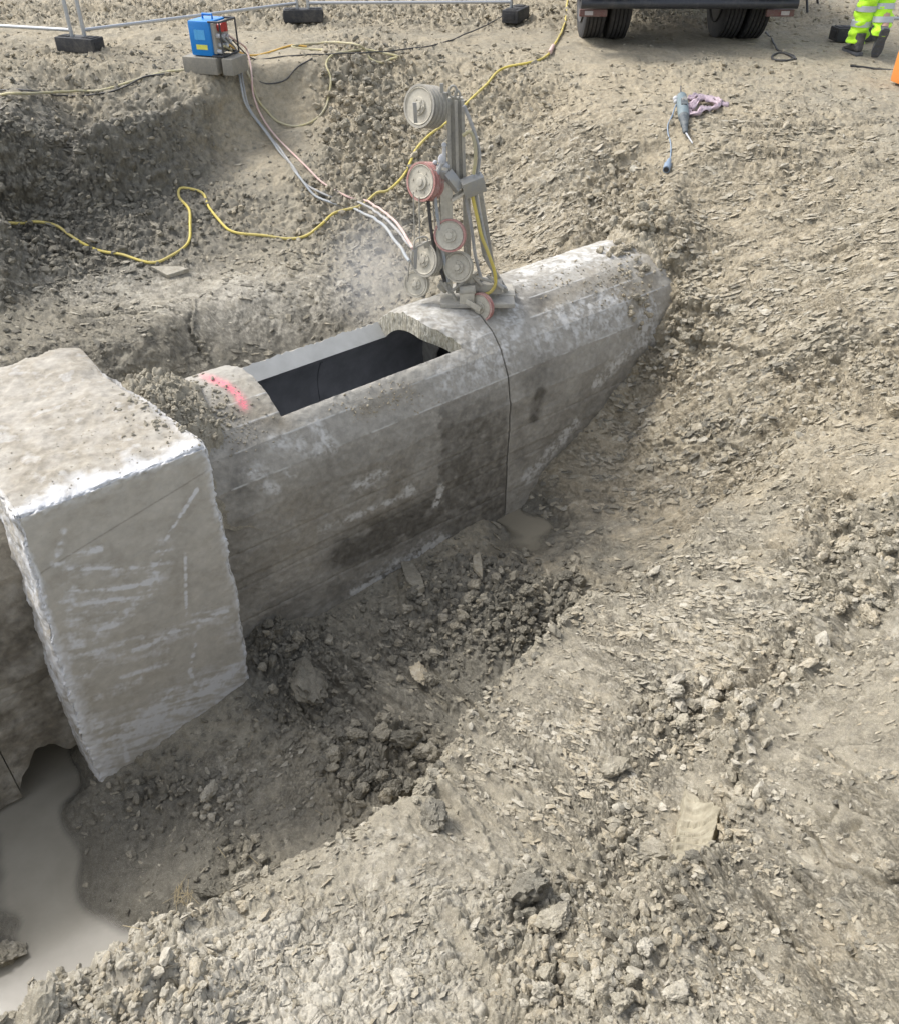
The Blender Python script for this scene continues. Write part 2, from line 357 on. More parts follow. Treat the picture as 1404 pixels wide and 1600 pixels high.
line(UV((-3., 6.1, -2.), (-1.5, 6.1, -2.0), (0., 6.15, -2.), (1., 6.1, -2.), (2., 5.95, -2.), (3., 5.6, -1.8), (3.6, 5.45, -1.45), (4.3, 5.3, -1.12)))
line(UV((-3., 5.1, -2.2), (0., 5.1, -2.2), (2., 5.1, -2.1), (3., 5.05, -1.9), (3.7, 5.05, -1.5), (4.4, 4.98, -1.12), (5.05, 4.95, -.88), (5.42, 4.9, -.64)))
# under and beside the culvert
line(UV((-3., 4.3, -2.62), (.2, 4.3, -2.62), (2., 4.3, -2.5), (3.6, 4.3, -2.4), (4.4, 4.3, -2.), (5.12, 4.3, -1.0), (5.36, 4.3, -.60), (5.75, 4.3, -.44)))
line(UV((-3., 3.68, -2.62), (.0, 3.72, -2.62), (.24, 3.72, -2.6), (.3, 3.72, -2.35), (1.28, 3.72, -2.2), (1.45, 3.76, -1.94), (1.82, 3.76, -2.22), (2.46, 3.76, -2.24), (2.97, 3.76, -2.13), (3.35, 3.76, -2.10), (3.5, 3.78, -2.3), (3.66, 3.76, -2.28), (3.85, 3.76, -2.08), (4.11, 3.76, -1.88), (4.6, 3.76, -1.52), (5.13, 3.76, -1.15), (5.4, 3.8, -.85), (5.8, 3.85, -.6)))
for q_ in ((5.20, 3.97, -.92), (5.38, 3.97, -.64), (5.32, 4.6, -.68)): pts.append(uvz(*q_))
line(UV((.26, 3.47, -2.36), (.8, 3.47, -2.28), (1.26, 3.47, -2.2)))
# pit floor
for p in Z((300, 1230, -2.36), (420, 1130, -2.28), (450, 1040, -2.22), (560, 1020, -2.24), (560, 1120, -2.27), (450, 1250, -2.33), (560, 1200, -2.28), (330, 1330, -2.42), (250, 1400, -2.46),
           (700, 1000, -2.2), (660, 930, -2.13), (760, 910, -2.08), (850, 920, -2.12), (760, 1000, -2.16), (700, 860, -2.16), (820, 850, -2.28), (850, 830, -2.30), (800, 815, -2.33), (900, 820, -2.14), (880, 760, -2.02),
           (240, 1290, -2.42), (180, 1260, -2.45), (100, 1370, -2.62), (60, 1300, -2.66), (100, 1480, -2.64), (190, 1400, -2.50), (-20, 1445, -2.49), (-20, 1485, -2.46), (40, 1530, -2.63), (-150, 1450, -2.4), (60, 1580, -2.64), (180, 1490, -2.6),
           (-45, 1395, -2.49), (-120, 1370, -2.45), (-140, 1345, -2.50), (-150, 1250, -2.55), (140, 1390, -2.49), (60, 1385, -2.63), (95, 1440, -2.63), (95, 1330, -2.63)):
    pts.append(p)
# slope under the culvert's buried end
for p in Z((960, 700, -1.84), (1000, 620, -1.58), (1060, 560, -1.28), (1000, 800, -1.98), (940, 870, -2.14), (1080, 720, -1.62), (1140, 640, -1.25), (1180, 540, -.93), (1100, 470, -.86), (1060, 430, -.72),
           (1250, 600, -.98), (1320, 520, -.68), (1250, 430, -.60), (1404, 420, -.42), (1200, 330, -.47), (1080, 340, -.58), (1000, 345, -.60), (1404, 300, -.22), (1300, 240, -.2), (1160, 220, -.18),
           (1060, 260, -.34), (950, 320, -.66), (900, 260, -.46), (850, 330, -.80), (800, 390, -1.0), (780, 300, -.78), (850, 200, -.32), (760, 200, -.45), (700, 300, -.82), (650, 230, -.56), (600, 290, -.80), (700, 160, -.3), (1060, 190, -.14),
           (960, 180, -.16), (1000, 120, -.06), (880, 130, -.12), (1500, 250, -.1), (1600, 400, -.2), (1250, 150, -.07), (1120, 100, -.03), (1404, 200, -.08)):
    pts.append(p)
# the ridge (edge of the pit nearest the camera) and the break between the two bucket faces
ridge = [(1500, 560, -.62), (1400, 585, -.72), (1300, 640, -.88), (1230, 700, -1.02), (1150, 780, -1.12), (1080, 858, -1.2), (1000, 915, -1.30), (925, 930, -1.36), (880, 985, -1.38), (820, 1050, -1.36), (760, 1110, -1.34), (708, 1170, -1.30), (690, 1235, -1.24), (600, 1290, -1.16), (500, 1340, -1.10), (400, 1392, -1.04), (250, 1465, -.98), (160, 1510, -.93), (75, 1565, -.90), (-80, 1660, -.85), (-250, 1800, -.8)]
line(Z(*ridge))
foot = []
for px, py, z in ridge[3:]:
    zf = {0: -1.3}.get(0); zf = -2.30 if px < 900 else (-2.18 if px < 1010 else (-1.85 if px < 1100 else (-1.62 if px < 1200 else -1.3)))
    if px < 260: zf = -2.62
    q = atz(px, py + 22, zf); foot.append((q[0], q[1] - .02, q[2]))
line(foot)
for px, py, z in ridge[3:-1]:      # shoulder: the edge is rounded
    q = atz(px, py, z); pts.append((q[0] - .05, q[1] + .09, q[2] - .12))
line(Z((1500, 700, -.56), (1404, 720, -.62), (1345, 820, -.76), (1325, 950, -.85), (1240, 1040, -.96), (1130, 1105, -1.06), (1060, 1180, -1.09), (1010, 1260, -1.10), (1010, 1340, -1.08), (960, 1395, -1.06), (905, 1445, -1.04), (868, 1495, -.97), (858, 1560, -.87), (850, 1640, -.78)))
line(Z((1500, 760, -.42), (1404, 770, -.50), (1378, 840, -.60), (1352, 965, -.67), (1275, 1068, -.77), (1175, 1135, -.85), (1150, 1200, -.86), (1172, 1300, -.78), (1125, 1378, -.80), (1045, 1425, -.82), (985, 1470, -.80), (950, 1540, -.74), (925, 1640, -.66)))
for p in Z((1200, 850, -.98), (1150, 950, -1.08), (1000, 1010, -1.22), (900, 1080, -1.24), (800, 1180, -1.22), (880, 1250, -1.13), (780, 1290, -1.17), (1250, 770, -.92), (1300, 700, -.80),
           (1404, 900, -.54), (1404, 1050, -.54), (1280, 1150, -.74), (1085, 1260, -1.08), (1080, 1320, -1.08), (1250, 1300, -.68), (1404, 1300, -.46), (1300, 1450, -.48), (1404, 1600, -.25),
           (1150, 1500, -.60), (1000, 1560, -.66), (800, 1430, -1.0), (700, 1400, -1.02), (700, 1520, -.85), (600, 1600, -.76), (500, 1450, -.97), (400, 1550, -.84), (250, 1600, -.84), (1200, 1640, -.45), (1500, 1200, -.4), (1550, 1500, -.2)):
    pts.append(p)
# plateau and everything around, out to the horizon
for p in [(-6., 11., 0), (-3., 12., .03), (0., 12., 0), (3., 10.5, 0), (6., 10., 0), (9., 7., .05), (7., 4., .1), (4.5, 2.5, .05), (3.2, 1.2, .1), (2.2, .2, .12), (1., -.1, .0), (0., .05, -.25), (-1., .0, -.5), (-2.2, .6, -.75), (-5.5, 1., -.8), (-8., 1.5, -.4), (-7.5, 4., -1.2), (-9., 7., -.4), (-8., 9., 0),
          (0, -3, .15), (-4, -2, .1), (4, -2, .15), (-60, -60, 0), (60, -60, 0), (-60, 80, .5), (60, 80, .5), (0, 80, .5), (-14, 6, 0), (14, 8, 0), (-14, -4, 0), (14, -4, 0), (0, 25, .1), (-12, 16, .1), (12, 16, .1), (5.5, 5.5, -.1), (-4.5, 10.2, .0)]: pts.append(p)
r_ = delaunay_2d_cdt([Vector((p[0], p[1])) for p in pts], edges, [], 0, 1e-5)
dv, tris, orig = r_[0], r_[2], r_[3]
PZ = []
for i, o_ in enumerate(orig):
    if o_: PZ.append(sum(pts[k][2] for k in o_) / len(o_))
    else:                                                    # crossing of two lines: nearest surveyed height
        PZ.append(min(pts, key=lambda q: (q[0] - dv[i][0]) ** 2 + (q[1] - dv[i][1]) ** 2)[2])
GX0, GY0, GS, GN = -11., -3., .025, 800
gz = np.zeros((GN, GN), np.float32)
xs = GX0 + GS * np.arange(GN); ys = GY0 + GS * np.arange(GN)
for t in tris:
    A_, B_, C_ = [(dv[k][0], dv[k][1], PZ[k]) for k in t]
    x0 = max(0, int((min(A_[0], B_[0], C_[0]) - GX0) / GS)); x1 = min(GN, int((max(A_[0], B_[0], C_[0]) - GX0) / GS) + 2)
    y0 = max(0, int((min(A_[1], B_[1], C_[1]) - GY0) / GS)); y1 = min(GN, int((max(A_[1], B_[1], C_[1]) - GY0) / GS) + 2)
    if x0 >= x1 or y0 >= y1: continue
    X, Y = np.meshgrid(xs[x0:x1], ys[y0:y1]); den = (B_[1] - C_[1]) * (A_[0] - C_[0]) + (C_[0] - B_[0]) * (A_[1] - C_[1])
    if abs(den) < 1e-10: continue
    a = ((B_[1] - C_[1]) * (X - C_[0]) + (C_[0] - B_[0]) * (Y - C_[1])) / den; b = ((C_[1] - A_[1]) * (X - C_[0]) + (A_[0] - C_[0]) * (Y - C_[1])) / den; c = 1 - a - b
    m_ = (a >= -1e-4) & (b >= -1e-4) & (c >= -1e-4); gz[y0:y1, x0:x1][m_] = (a * A_[2] + b * B_[2] + c * C_[2])[m_]
def blur(g, s):
    k = np.exp(-.5 * (np.arange(-3 * s, 3 * s + 1) / s) ** 2); k /= k.sum(); p = len(k) // 2
    for ax in (0, 1):
        gp = np.pad(g, [(p, p) if i == ax else (0, 0) for i in (0, 1)], mode='edge')
        g = sum(k[i] * (gp[i:i + g.shape[0], :] if ax == 0 else gp[:, i:i + g.shape[1]]) for i in range(len(k)))
    return g
gb = blur(gz, 2)
def bil(x, y, g=None):
    g = gb if g is None else g
    fx = np.clip((x - GX0) / GS, 0, GN - 1.001); fy = np.clip((y - GY0) / GS, 0, GN - 1.001); i = fx.astype(int); j = fy.astype(int); a = fx - i; b = fy - j
    return g[j, i] * (1 - a) * (1 - b) + g[j, i + 1] * a * (1 - b) + g[j + 1, i] * (1 - a) * b + g[j + 1, i + 1] * a * b

# polar grid, finer near the viewer
PC = (0., -2.2)
NC, NR = 960, 1360
rc = 2.72 * (17.6 / 2.72) ** np.linspace(0, 1, 900); ac = np.radians(np.linspace(-28, 28, 225))
Rc, Ac = np.meshgrid(rc, ac, indexing='ij'); zc_ = bil(PC[0] + Rc * np.sin(Ac), PC[1] + Rc * np.cos(Ac)); sl_ = np.clip(np.abs(np.gradient(zc_, axis=0) / np.gradient(Rc, axis=0)), 0, 2.6)
wr0 = .75 + 1.1 * sl_; k_ = np.ones(13) / 13
wr0 = np.apply_along_axis(lambda v: np.convolve(np.pad(v, 6, mode='edge'), k_, 'valid'), 1, wr0); wr0 = np.apply_along_axis(lambda v: np.convolve(np.pad(v, 6, mode='edge'), k_, 'valid'), 0, wr0)
cdf = np.concatenate([np.zeros((1, len(ac))), np.cumsum((wr0[1:] + wr0[:-1]) / 2, axis=0)]); cdf /= cdf[-1]
rtab = np.stack([np.interp(np.linspace(0, 1, NR), cdf[:, j], rc) for j in range(len(ac))], 1)
az = np.radians(np.concatenate([np.linspace(-180, -29, 26)[:-1], np.linspace(-27.5, 27.5, NC), np.linspace(29, 180, 26)[1:]]))
na = len(az); acx = np.clip(az, ac[0], ac[-1]); jf = (acx - ac[0]) / (ac[1] - ac[0]); j0 = np.clip(jf.astype(int), 0, len(ac) - 2); jf = jf - j0
mid_ = rtab[:, j0] * (1 - jf) + rtab[:, j0 + 1] * jf
Rg = np.concatenate([np.repeat(np.array([[.05], [.8], [1.6], [2.3]]), na, 1), mid_, np.repeat(np.array([[18.], [19.5], [22], [26], [32], [42], [60]]), na, 1)]); nr = len(Rg); Ag = np.repeat(az[None], nr, 0)
X = PC[0] + Rg * np.sin(Ag); Y = PC[1] + Rg * np.cos(Ag)
B = np.stack([X, Y, bil(X, Y)], -1)
def normals(B):
    du = np.gradient(B, axis=0); dv_ = np.gradient(B, axis=1); n = np.cross(dv_, du); n /= np.linalg.norm(n, axis=-1)[..., None] + 1e-9
    n[n[..., 2] < 0] *= -1; return n
gs = blur(gz, 4); e = .03
nx = -(bil(X + e, Y, gs) - bil(X - e, Y, gs)) / (2 * e); ny = -(bil(X, Y + e, gs) - bil(X, Y - e, gs)) / (2 * e)
N = np.stack([nx, ny, np.ones_like(nx)], -1); N /= np.linalg.norm(N, axis=-1)[..., None]
P = B.reshape(-1, 3); n3 = N.reshape(-1, 3); steep = 1 - n3[:, 2]
print('base', time.time() - T0)
def region(lst, P=P):
    """sum of soft elliptical patches; each is given where it was measured in the photo and laid out on the ground"""
    out = np.zeros(len(P), np.float32)
    for (px, py, rx, ry, wgt) in lst:
        c = ground_at(px, py); d = math.hypot(c[1], CAM_Z - c[2]); d = math.sqrt(c[0] ** 2 + d * d); s_ = (CAM_Z - c[2]) / d
        wx = rx * d / FPX; wy = ry * d / FPX / max(s_, .25)
        q = ((P[:, 0] - c[0]) / wx) ** 2 + ((P[:, 1] - c[1]) / wy) ** 2
        out = np.maximum(out, wgt * np.exp(-(q * .8) ** 1.4))
    return out
def ground_at(px, py):
    d = ray(px, py); t = np.linspace(1.0, 16, 3000); q = d[None] * t[:, None]; h = bil(q[:, 0], q[:, 1]); k = np.argmax(q[:, 2] + CAM_Z < h)
    return np.array([q[k, 0], q[k, 1], h[k]])
rub = region([(790, 930, 150, 75, 1), (680, 1010, 80, 50, .7), (470, 1060, 70, 80, .6), (600, 1200, 80, 70, 1), (650, 1000, 70, 40, .5), (60, 400, 130, 40, .9), (200, 345, 110, 30, .7), (380, 325, 120, 28, .6), (150, 210, 170, 60, .55), (560, 180, 90, 90, 1), (640, 260, 70, 80, .9), (800, 130, 90, 40, .7), (960, 330, 60, 40, .9),
    (1060, 520, 60, 30, .7), (1060, 430, 60, 60, .6), (1340, 860, 60, 110, 1), (1340, 600, 80, 50, .7), (1080, 1120, 90, 60, 1), (1230, 1040, 60, 50, .8), (950, 1520, 130, 80, 1), (220, 1560, 130, 60, .9), (370, 1350, 50, 50, .6), (450, 1020, 60, 60, .8), (450, 20, 700, 26, 1.), (80, 120, 200, 40, .5),
    (1100, 110, 120, 20, .4), (340, 1240, 60, 60, .4), (990, 1330, 60, 70, .8), (870, 1420, 90, 60, .8), (1250, 200, 150, 60, .3), (0, 1500, 60, 60, .8), (240, 1230, 70, 50, .5), (500, 1110, 60, 50, .7), (40, 1340, 20, 30, .0), (1200, 720, 90, 60, .35)])
def near_line(pl, wd):
    W = np.array([ground_at(*q)[:2] for q in pl]); d = np.full(len(P), 9., np.float32); k = np.nonzero(inb0)[0]; Pk = P[k]; dk = np.full(len(k), 9.)
    for a, b in zip(W, W[1:]):
        t = np.clip(((Pk[:, 0] - a[0]) * (b[0] - a[0]) + (Pk[:, 1] - a[1]) * (b[1] - a[1])) / ((b - a) ** 2).sum(), 0, 1); dk = np.minimum(dk, np.hypot(Pk[:, 0] - a[0] - t * (b[0] - a[0]), Pk[:, 1] - a[1] - t * (b[1] - a[1])))
    d[k] = dk; return np.exp(-(d / wd) ** 2)
inb0 = (P[:, 1] < 9) & (P[:, 1] > .5) & (abs(P[:, 0]) < 5)
_rg = [atz(*q) for q in ridge[1:-1]]; RIDGE_W = np.array(_rg)[:, :2]
def near_w(W, wd):
    k = np.nonzero(inb0)[0]; Pk = P[k]; dk = np.full(len(k), 9.); d = np.full(len(P), 9., np.float32)
    for a, b in zip(W, W[1:]):
        t = np.clip(((Pk[:, 0] - a[0]) * (b[0] - a[0]) + (Pk[:, 1] - a[1]) * (b[1] - a[1])) / ((b - a) ** 2).sum(), 0, 1); dk = np.minimum(dk, np.hypot(Pk[:, 0] - a[0] - t * (b[0] - a[0]), Pk[:, 1] - a[1] - t * (b[1] - a[1])))
    d[k] = dk; return np.exp(-(d / wd) ** 2)
rlip = near_w(RIDGE_W, .055); lipn = sstep(-.3, .3, perlin(P * 3.1 + 200))
seam = near_line([(1385, 790), (1365, 860), (1345, 960), (1270, 1065), (1175, 1125), (1150, 1200), (1170, 1300), (1120, 1375), (1045, 1425), (985, 1470), (950, 1540)], .07)
rub = np.maximum(rub, np.maximum(.75 * rlip * lipn, .9 * seam))
streak = region([(1150, 950, 200, 130, 1), (1250, 1400, 200, 200, 1), (850, 340, 120, 70, 1), (900, 1180, 160, 110, .75), (1080, 650, 170, 150, .75), (1300, 450, 180, 120, .7), (580, 1060, 120, 80, .8), (350, 490, 250, 60, .3), (40, 290, 80, 40, .9), (120, 420, 80, 30, .8), (200, 560, 150, 50, .8), (480, 520, 120, 70, .6), (1000, 800, 150, 80, .4), (420, 1200, 90, 60, .4), (1200, 330, 200, 80, .5)])
plate = region([(450, 1520, 260, 130, 1), (750, 1480, 200, 120, .7), (280, 1500, 120, 60, .8), (900, 1200, 150, 120, .5), (350, 480, 200, 40, .3), (1000, 1000, 120, 60, .4), (1320, 1000, 80, 120, .5), (1100, 200, 200, 80, .3), (1150, 560, 150, 80, .4)])
smooth = region([(400, 535, 210, 45, .8), (520, 470, 120, 60, .6), (330, 470, 260, 32, .75), (420, 545, 200, 40, .45), (620, 1080, 90, 50, .3), (100, 1400, 120, 60, .4), (900, 1010, 30, 20, .3), (450, 160, 55, 45, .9), (850, 870, 60, 60, .4), (960, 860, 90, 60, .5), (230, 1400, 110, 70, .35), (1100, 1290, 60, 70, .7), (700, 60, 300, 12, .6), (1000, 80, 200, 20, .6)])
# streak direction (world angle of the ledges)
ZN = [(850, 330, 150, 100, 10), (1080, 650, 190, 170, -22), (1150, 950, 200, 140, -46), (1280, 1420, 230, 230, -70), (880, 1180, 180, 130, -54), (600, 1060, 160, 100, -46), (450, 1500, 300, 150, 48), (300, 500, 330, 110, -14), (1300, 420, 240, 160, -10), (420, 1220, 110, 90, 50), (450, 250, 300, 120, 24)]
best = np.full(len(P), .18); ang = np.full(len(P), math.radians(-22)); zn = perlin(P * 2.2 + 400) * .22 + perlin(P * 9 + 30) * .05; off_ = np.zeros(len(P))
for i_, (px, py, rx, ry, deg) in enumerate(ZN):
    g_ = region([(px, py, rx, ry, 1)]) + zn * (1 if i_ % 2 else -1); m_ = g_ > best; best = np.where(m_, g_, best); ang = np.where(m_, math.radians(deg), ang); off_ = np.where(m_, i_ * 3.7, off_)
ca, sa = np.cos(ang), np.sin(ang)
al = P[:, 0] * ca + P[:, 1] * sa + off_; pe = P[:, 0] * sa - P[:, 1] * ca        # pe grows towards the viewer
far = sstep(4, 12, P[:, 1])
inb = (P[:, 1] < 14) & (P[:, 1] > -.5) & (abs(P[:, 0]) < 9)
print('regions', time.time() - T0)
disp = (.022 * rlip * (.3 + lipn) + .03 * seam).astype(np.float32)
nlow = fbm(P * 1.3 + 5, 3); disp += .045 * nlow
nmid = fbm(P * 4.5 + 31, 4, .55); disp += (.013 + .022 * rub + .03 * np.clip(steep * 1.5, 0, 1)) * nmid * (1 - .7 * smooth)
# torn bucket ledges: warped saw-tooth steps with an undercut groove below each lip
flat_ = 1 - .85 * sstep(.38, .62, steep)
for wl, am, sd_ in ((.105, .013, 0.), (.050, .006, 40.)):
    Q = np.stack([al / (wl * 6.), pe / (wl * 1.3), P[:, 2] / (wl * 1.3) + sd_], -1)
    wp = fbm(Q, 2, .45); s_ = pe / wl + 1.5 * wp + .13 * perlin(np.stack([Q[:, 0] * 9, Q[:, 1] * 2, Q[:, 2]], -1) + 5) + P[:, 2] / wl * .12
    saw = s_ - np.floor(s_); shp = np.where(saw > .92, (1 - saw) / .08 * .92, saw) - 1.3 * np.exp(-((saw - .05) / .08) ** 2) - .5 * np.exp(-((saw - 1.02) / .05) ** 2)
    amp = sstep(-.2, .4, perlin(Q * .9 + 91)) * (.6 + .8 * RND[np.floor(s_).astype(int) % 1024, 0])
    disp += am * (shp - .4) * amp * np.clip(streak * 1.25 + .12, 0, 1.15) * (1 - smooth) * flat_
print('saw', time.time() - T0)
# cracked crust plates
wrp = np.stack([perlin(P * 9 + 7), perlin(P * 9 + 57), perlin(P * 9 + 107)], -1) * .35
for sc, am, k in ((18, .0095, 0), (42, .005, 60)):
    Q = np.stack([al * (.85 - .35 * np.clip(streak, 0, 1)), pe, P[:, 2]], -1) * sc + 1.8 * wrp * (1 + .4 * (sc > 20)) + k
    F1, F2, cid, rel = voro(Q); gap = F2 - F1
    tilt = RND[cid]; hgt = (tilt[:, 0] - .5) * .9 + (tilt[:, 1] - .5) * rel[:, 1] * 1.6 + (tilt[:, 2] - .5) * rel[:, 0] * 1.2
    tone_ = (RND[cid][:, 0] - .5) if sc == 18 else tone_ + .6 * (RND[cid][:, 1] - .5)
    crack = np.exp(-(gap / .07) ** 2)
    disp += am * (hgt - 1.3 * crack) * np.clip(plate * 1.1 + .40 * streak + .12, 0, 1.1) * (1 - smooth) * flat_
print('plates', time.time() - T0)
# clods baked into the surface
for sc, am, k, nw in ((8.5, .060, 11, .9), (17, .034, 300, 1.), (38, .015, 500, 1.)):
    F1, F2, cid, rel = voro(P * sc + wrp * 1.3 + k); on = RND[cid]; gp = np.clip((F2 - F1) / .28, 0, 1) ** .55
    g1 = gp * np.clip(1 - (F1 / .85) ** 2, 0, 1) ** .5 * (.30 + .85 * on[:, 1]) + gp * ((on[:, 0] - .5) * rel[:, 0] + (on[:, 2] - .5) * rel[:, 1]) * 1.1
    disp += am * (g1 - .3) * np.clip(rub * 1.05 + (.12 if sc > 12 else .0) + .35 * np.clip(steep * 1.5, 0, 1), 0, 1.1) * (1 - smooth)
disp += (.0016 + .0055 * np.clip(rub, 0, 1)) * fbm(P * 42 + 9, 3, .7) * (1 - .5 * smooth)
disp += .012 * (1 - np.abs(perlin(P * 11 + 70)) * 2.2) * np.clip(.3 + streak, 0, 1) * .6
def wseg(pl):
    return [ground_at(*q)[:2] for q in pl]
def groove(pl, wd, dp, lip=.5, rough=.2, long=True):
    """a straight scrape left by a bucket tooth"""
    global disp
    W = wseg(pl); d = np.full(len(P), 9.); sg = np.zeros(len(P)); mid = np.mean(W, 0); R0 = max(math.dist(W[0], W[-1]) * .7 + .3, .4)
    k = np.nonzero((P[:, 0] - mid[0]) ** 2 + (P[:, 1] - mid[1]) ** 2 < R0 * R0)[0]; Pk = P[k]; dk = np.full(len(k), 9.); sk = np.zeros(len(k)); nz = perlin(Pk * 14 + dp * 900) * rough * wd + perlin(Pk * 45 + 7) * rough * wd * .5
    for a, b in zip(W, W[1:]):
        t = ((Pk[:, 0] - a[0]) * (b[0] - a[0]) + (Pk[:, 1] - a[1]) * (b[1] - a[1])) / ((b[0] - a[0]) ** 2 + (b[1] - a[1]) ** 2); tc = np.clip(t, 0, 1)
        ex, ey = Pk[:, 0] - a[0] - tc * (b[0] - a[0]), Pk[:, 1] - a[1] - tc * (b[1] - a[1]); q = np.hypot(ex, ey); s2 = np.sign((b[0] - a[0]) * ey - (b[1] - a[1]) * ex); m_ = q < dk; dk = np.where(m_, q, dk); sk = np.where(m_, s2, sk)
    x = dk + nz; core = np.exp(-(x / wd) ** 4)
    dpv = dp * np.clip(.75 + 1.3 * perlin(Pk * (5 if rough < .5 else 9) + 3), .0, 1.4); disp[k] = disp[k] * (1 - .6 * core * (rough < .5)) - dpv * core + lip * dp * np.exp(-((x - wd * 1.6) / (wd * .6)) ** 2) * (sk > 0) * (1 + 1.2 * perlin(Pk * 30))
for pl, wd, dp, lip in (([(725, 1195), (800, 1270), (870, 1350), (945, 1400)], .030, .022, .9), ([(750, 1190), (840, 1255), (905, 1330)], .016, .014, .8), ([(935, 945), (1000, 985), (1110, 1045)], .030, .018, .7), ([(1125, 1450), (1165, 1500), (1205, 1545)], .026, .018, .8),
    ([(690, 1250), (730, 1300), (760, 1360)], .03, .024, .8), ([(690, 1430), (740, 1500), (780, 1540)], .028, .026, .8), ([(500, 1000), (580, 1080), (690, 1160)], .028, .016, .7), ([(560, 990), (640, 1060), (720, 1130)], .022, .014, .8), ([(470, 1010), (540, 1090), (600, 1140)], .02, .014, .8), ([(610, 1040), (700, 1110)], .02, .012, .8), ([(660, 1040), (740, 1110)], .018, .014, .8),
    ([(1200, 1510), (1250, 1600)], .03, .018, .8), ([(1150, 1220), (1250, 1330), (1400, 1480)], .02, .012, .6), ([(95, 495), (150, 545)], .025, .02, .6), ([(1060, 930), (1180, 1000)], .02, .012, .8)):
    groove(pl, wd, dp, lip)
for pl, wd, dp in (([(1000, 515), (1060, 520), (1110, 545), (1180, 555), (1270, 610)], .012, .045), ([(850, 500), (905, 490)], .01, .02), ([(1245, 1370), (1290, 1440), (1380, 1540)], .009, .03), ([(1140, 1100), (1210, 1060), (1290, 1000), (1330, 930)], .02, .05), ([(1155, 1290), (1150, 1230), (1170, 1180)], .014, .04), ([(120, 500), (260, 480), (300, 505)], .012, .03), ([(300, 470), (298, 520), (320, 560)], .016, .05),
    ([(1130, 195), (1250, 205), (1380, 190)], .012, .04), ([(1200, 240), (1404, 260)], .01, .03), ([(1200, 1130), (1280, 1170), (1390, 1250)], .007, .022), ([(1060, 860), (1150, 905), (1260, 960)], .007, .02), ([(860, 1060), (960, 1120), (1040, 1130)], .007, .02), ([(1180, 1400), (1260, 1500), (1320, 1590)], .008, .03)):
    groove(pl, wd, dp * .8, .5, 1.6)
disp -= .035 * region([(1092, 1300, 30, 60, 1)]) - .05 * region([(1165, 1290, 22, 50, 1), (1120, 1370, 60, 18, .8)])
disp *= np.where(inb, 1, .6)
Pd = (P + n3 * disp[:, None]).astype(np.float32)
Gd = Pd.reshape(nr, na, 3)
print('disp', time.time() - T0)
# colour attribute
wet_shade = region([(1270, 1430, 230, 170, .42), (940, 860, 120, 80, .75), (1080, 750, 110, 70, .5), (420, 535, 230, 55, .75), (150, 240, 230, 60, .85), (320, 190, 110, 50, .5), (1000, 780, 120, 110, .45), (940, 880, 80, 50, .5), (700, 1050, 160, 120, .85), (790, 960, 160, 110, .95), (600, 1080, 150, 90, .7), (450, 1050, 90, 90, .8), (250, 1350, 200, 130, .85), (820, 830, 80, 50, 1), (250, 560, 250, 50, .5), (500, 520, 120, 60, .35), (60, 260, 160, 60, .35), (300, 200, 120, 60, .35), (60, 400, 120, 50, .3), (820, 1400, 70, 70, .6), (600, 1200, 80, 70, .55), (950, 830, 120, 90, .35), (1150, 60, 120, 12, .4), (560, 180, 120, 90, .15)])  # pit floor is damp; back wall patches are shade painted into the colour
paler = region([(700, 1400, 250, 130, .35), (1150, 1000, 260, 160, .35), (900, 1130, 120, 80, .35), (1250, 1250, 200, 150, .12), (1150, 620, 200, 140, .25), (430, 1530, 300, 120, .7), (200, 1540, 120, 60, .5), (1000, 1560, 160, 90, .45), (340, 1240, 50, 60, .35), (300, 455, 260, 30, .45), (1250, 1350, 200, 200, .15), (1330, 950, 70, 200, .3), (1000, 1200, 250, 150, .25), (860, 330, 110, 60, .35), (420, 1230, 80, 60, .2), (1200, 450, 250, 150, .2), (1080, 870, 200, 60, .25)])
tanr = region([(600, 1480, 380, 160, .5), (1150, 1450, 300, 180, .55), (1100, 1000, 300, 200, .6), (1000, 300, 420, 220, 1), (600, 120, 500, 90, .8), (1250, 600, 250, 200, .95), (150, 120, 250, 60, .7), (1050, 900, 200, 200, .55), (1250, 1250, 250, 250, .35), (950, 1250, 200, 150, .4), (700, 20, 900, 40, .75), (700, 1350, 200, 100, .25), (1100, 1290, 60, 60, .8), (560, 180, 120, 90, .6)])
tanr = np.maximum(tanr, .75 * sstep(-.3, 0, P[:, 2]) * sstep(5, 7, P[:, 1]))
wet_shade = np.maximum(wet_shade, .8 * (1 - sstep(-2.45, -2.2, P[:, 2])))
soil = np.stack([wet_shade - .25 * tanr - .10 * tone_, paler + .06 * nlow + .22 * tone_, tanr - .3 + .2 * tone_], -1)
ii = np.arange(nr * na).reshape(nr, na); F = np.stack([ii[:-1, :-1], ii[:-1, 1:], ii[1:, 1:], ii[1:, :-1]], -1).reshape(-1, 4)
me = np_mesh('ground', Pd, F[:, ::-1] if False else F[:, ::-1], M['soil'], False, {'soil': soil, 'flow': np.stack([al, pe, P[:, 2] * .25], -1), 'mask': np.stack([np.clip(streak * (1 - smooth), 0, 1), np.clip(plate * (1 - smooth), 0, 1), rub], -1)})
ground = meta(link('ground', me), 'grey brown clay ground dug into a stepped pit', kind='structure')
PPX, PPY, PD = project(Pd)
_ok = (PPX > -60) & (PPX < 1460) & (PPY > -60) & (PPY < 1680) & (Pd[:, 1] > .2); VI = np.nonzero(_ok)[0]
nrm3 = n3
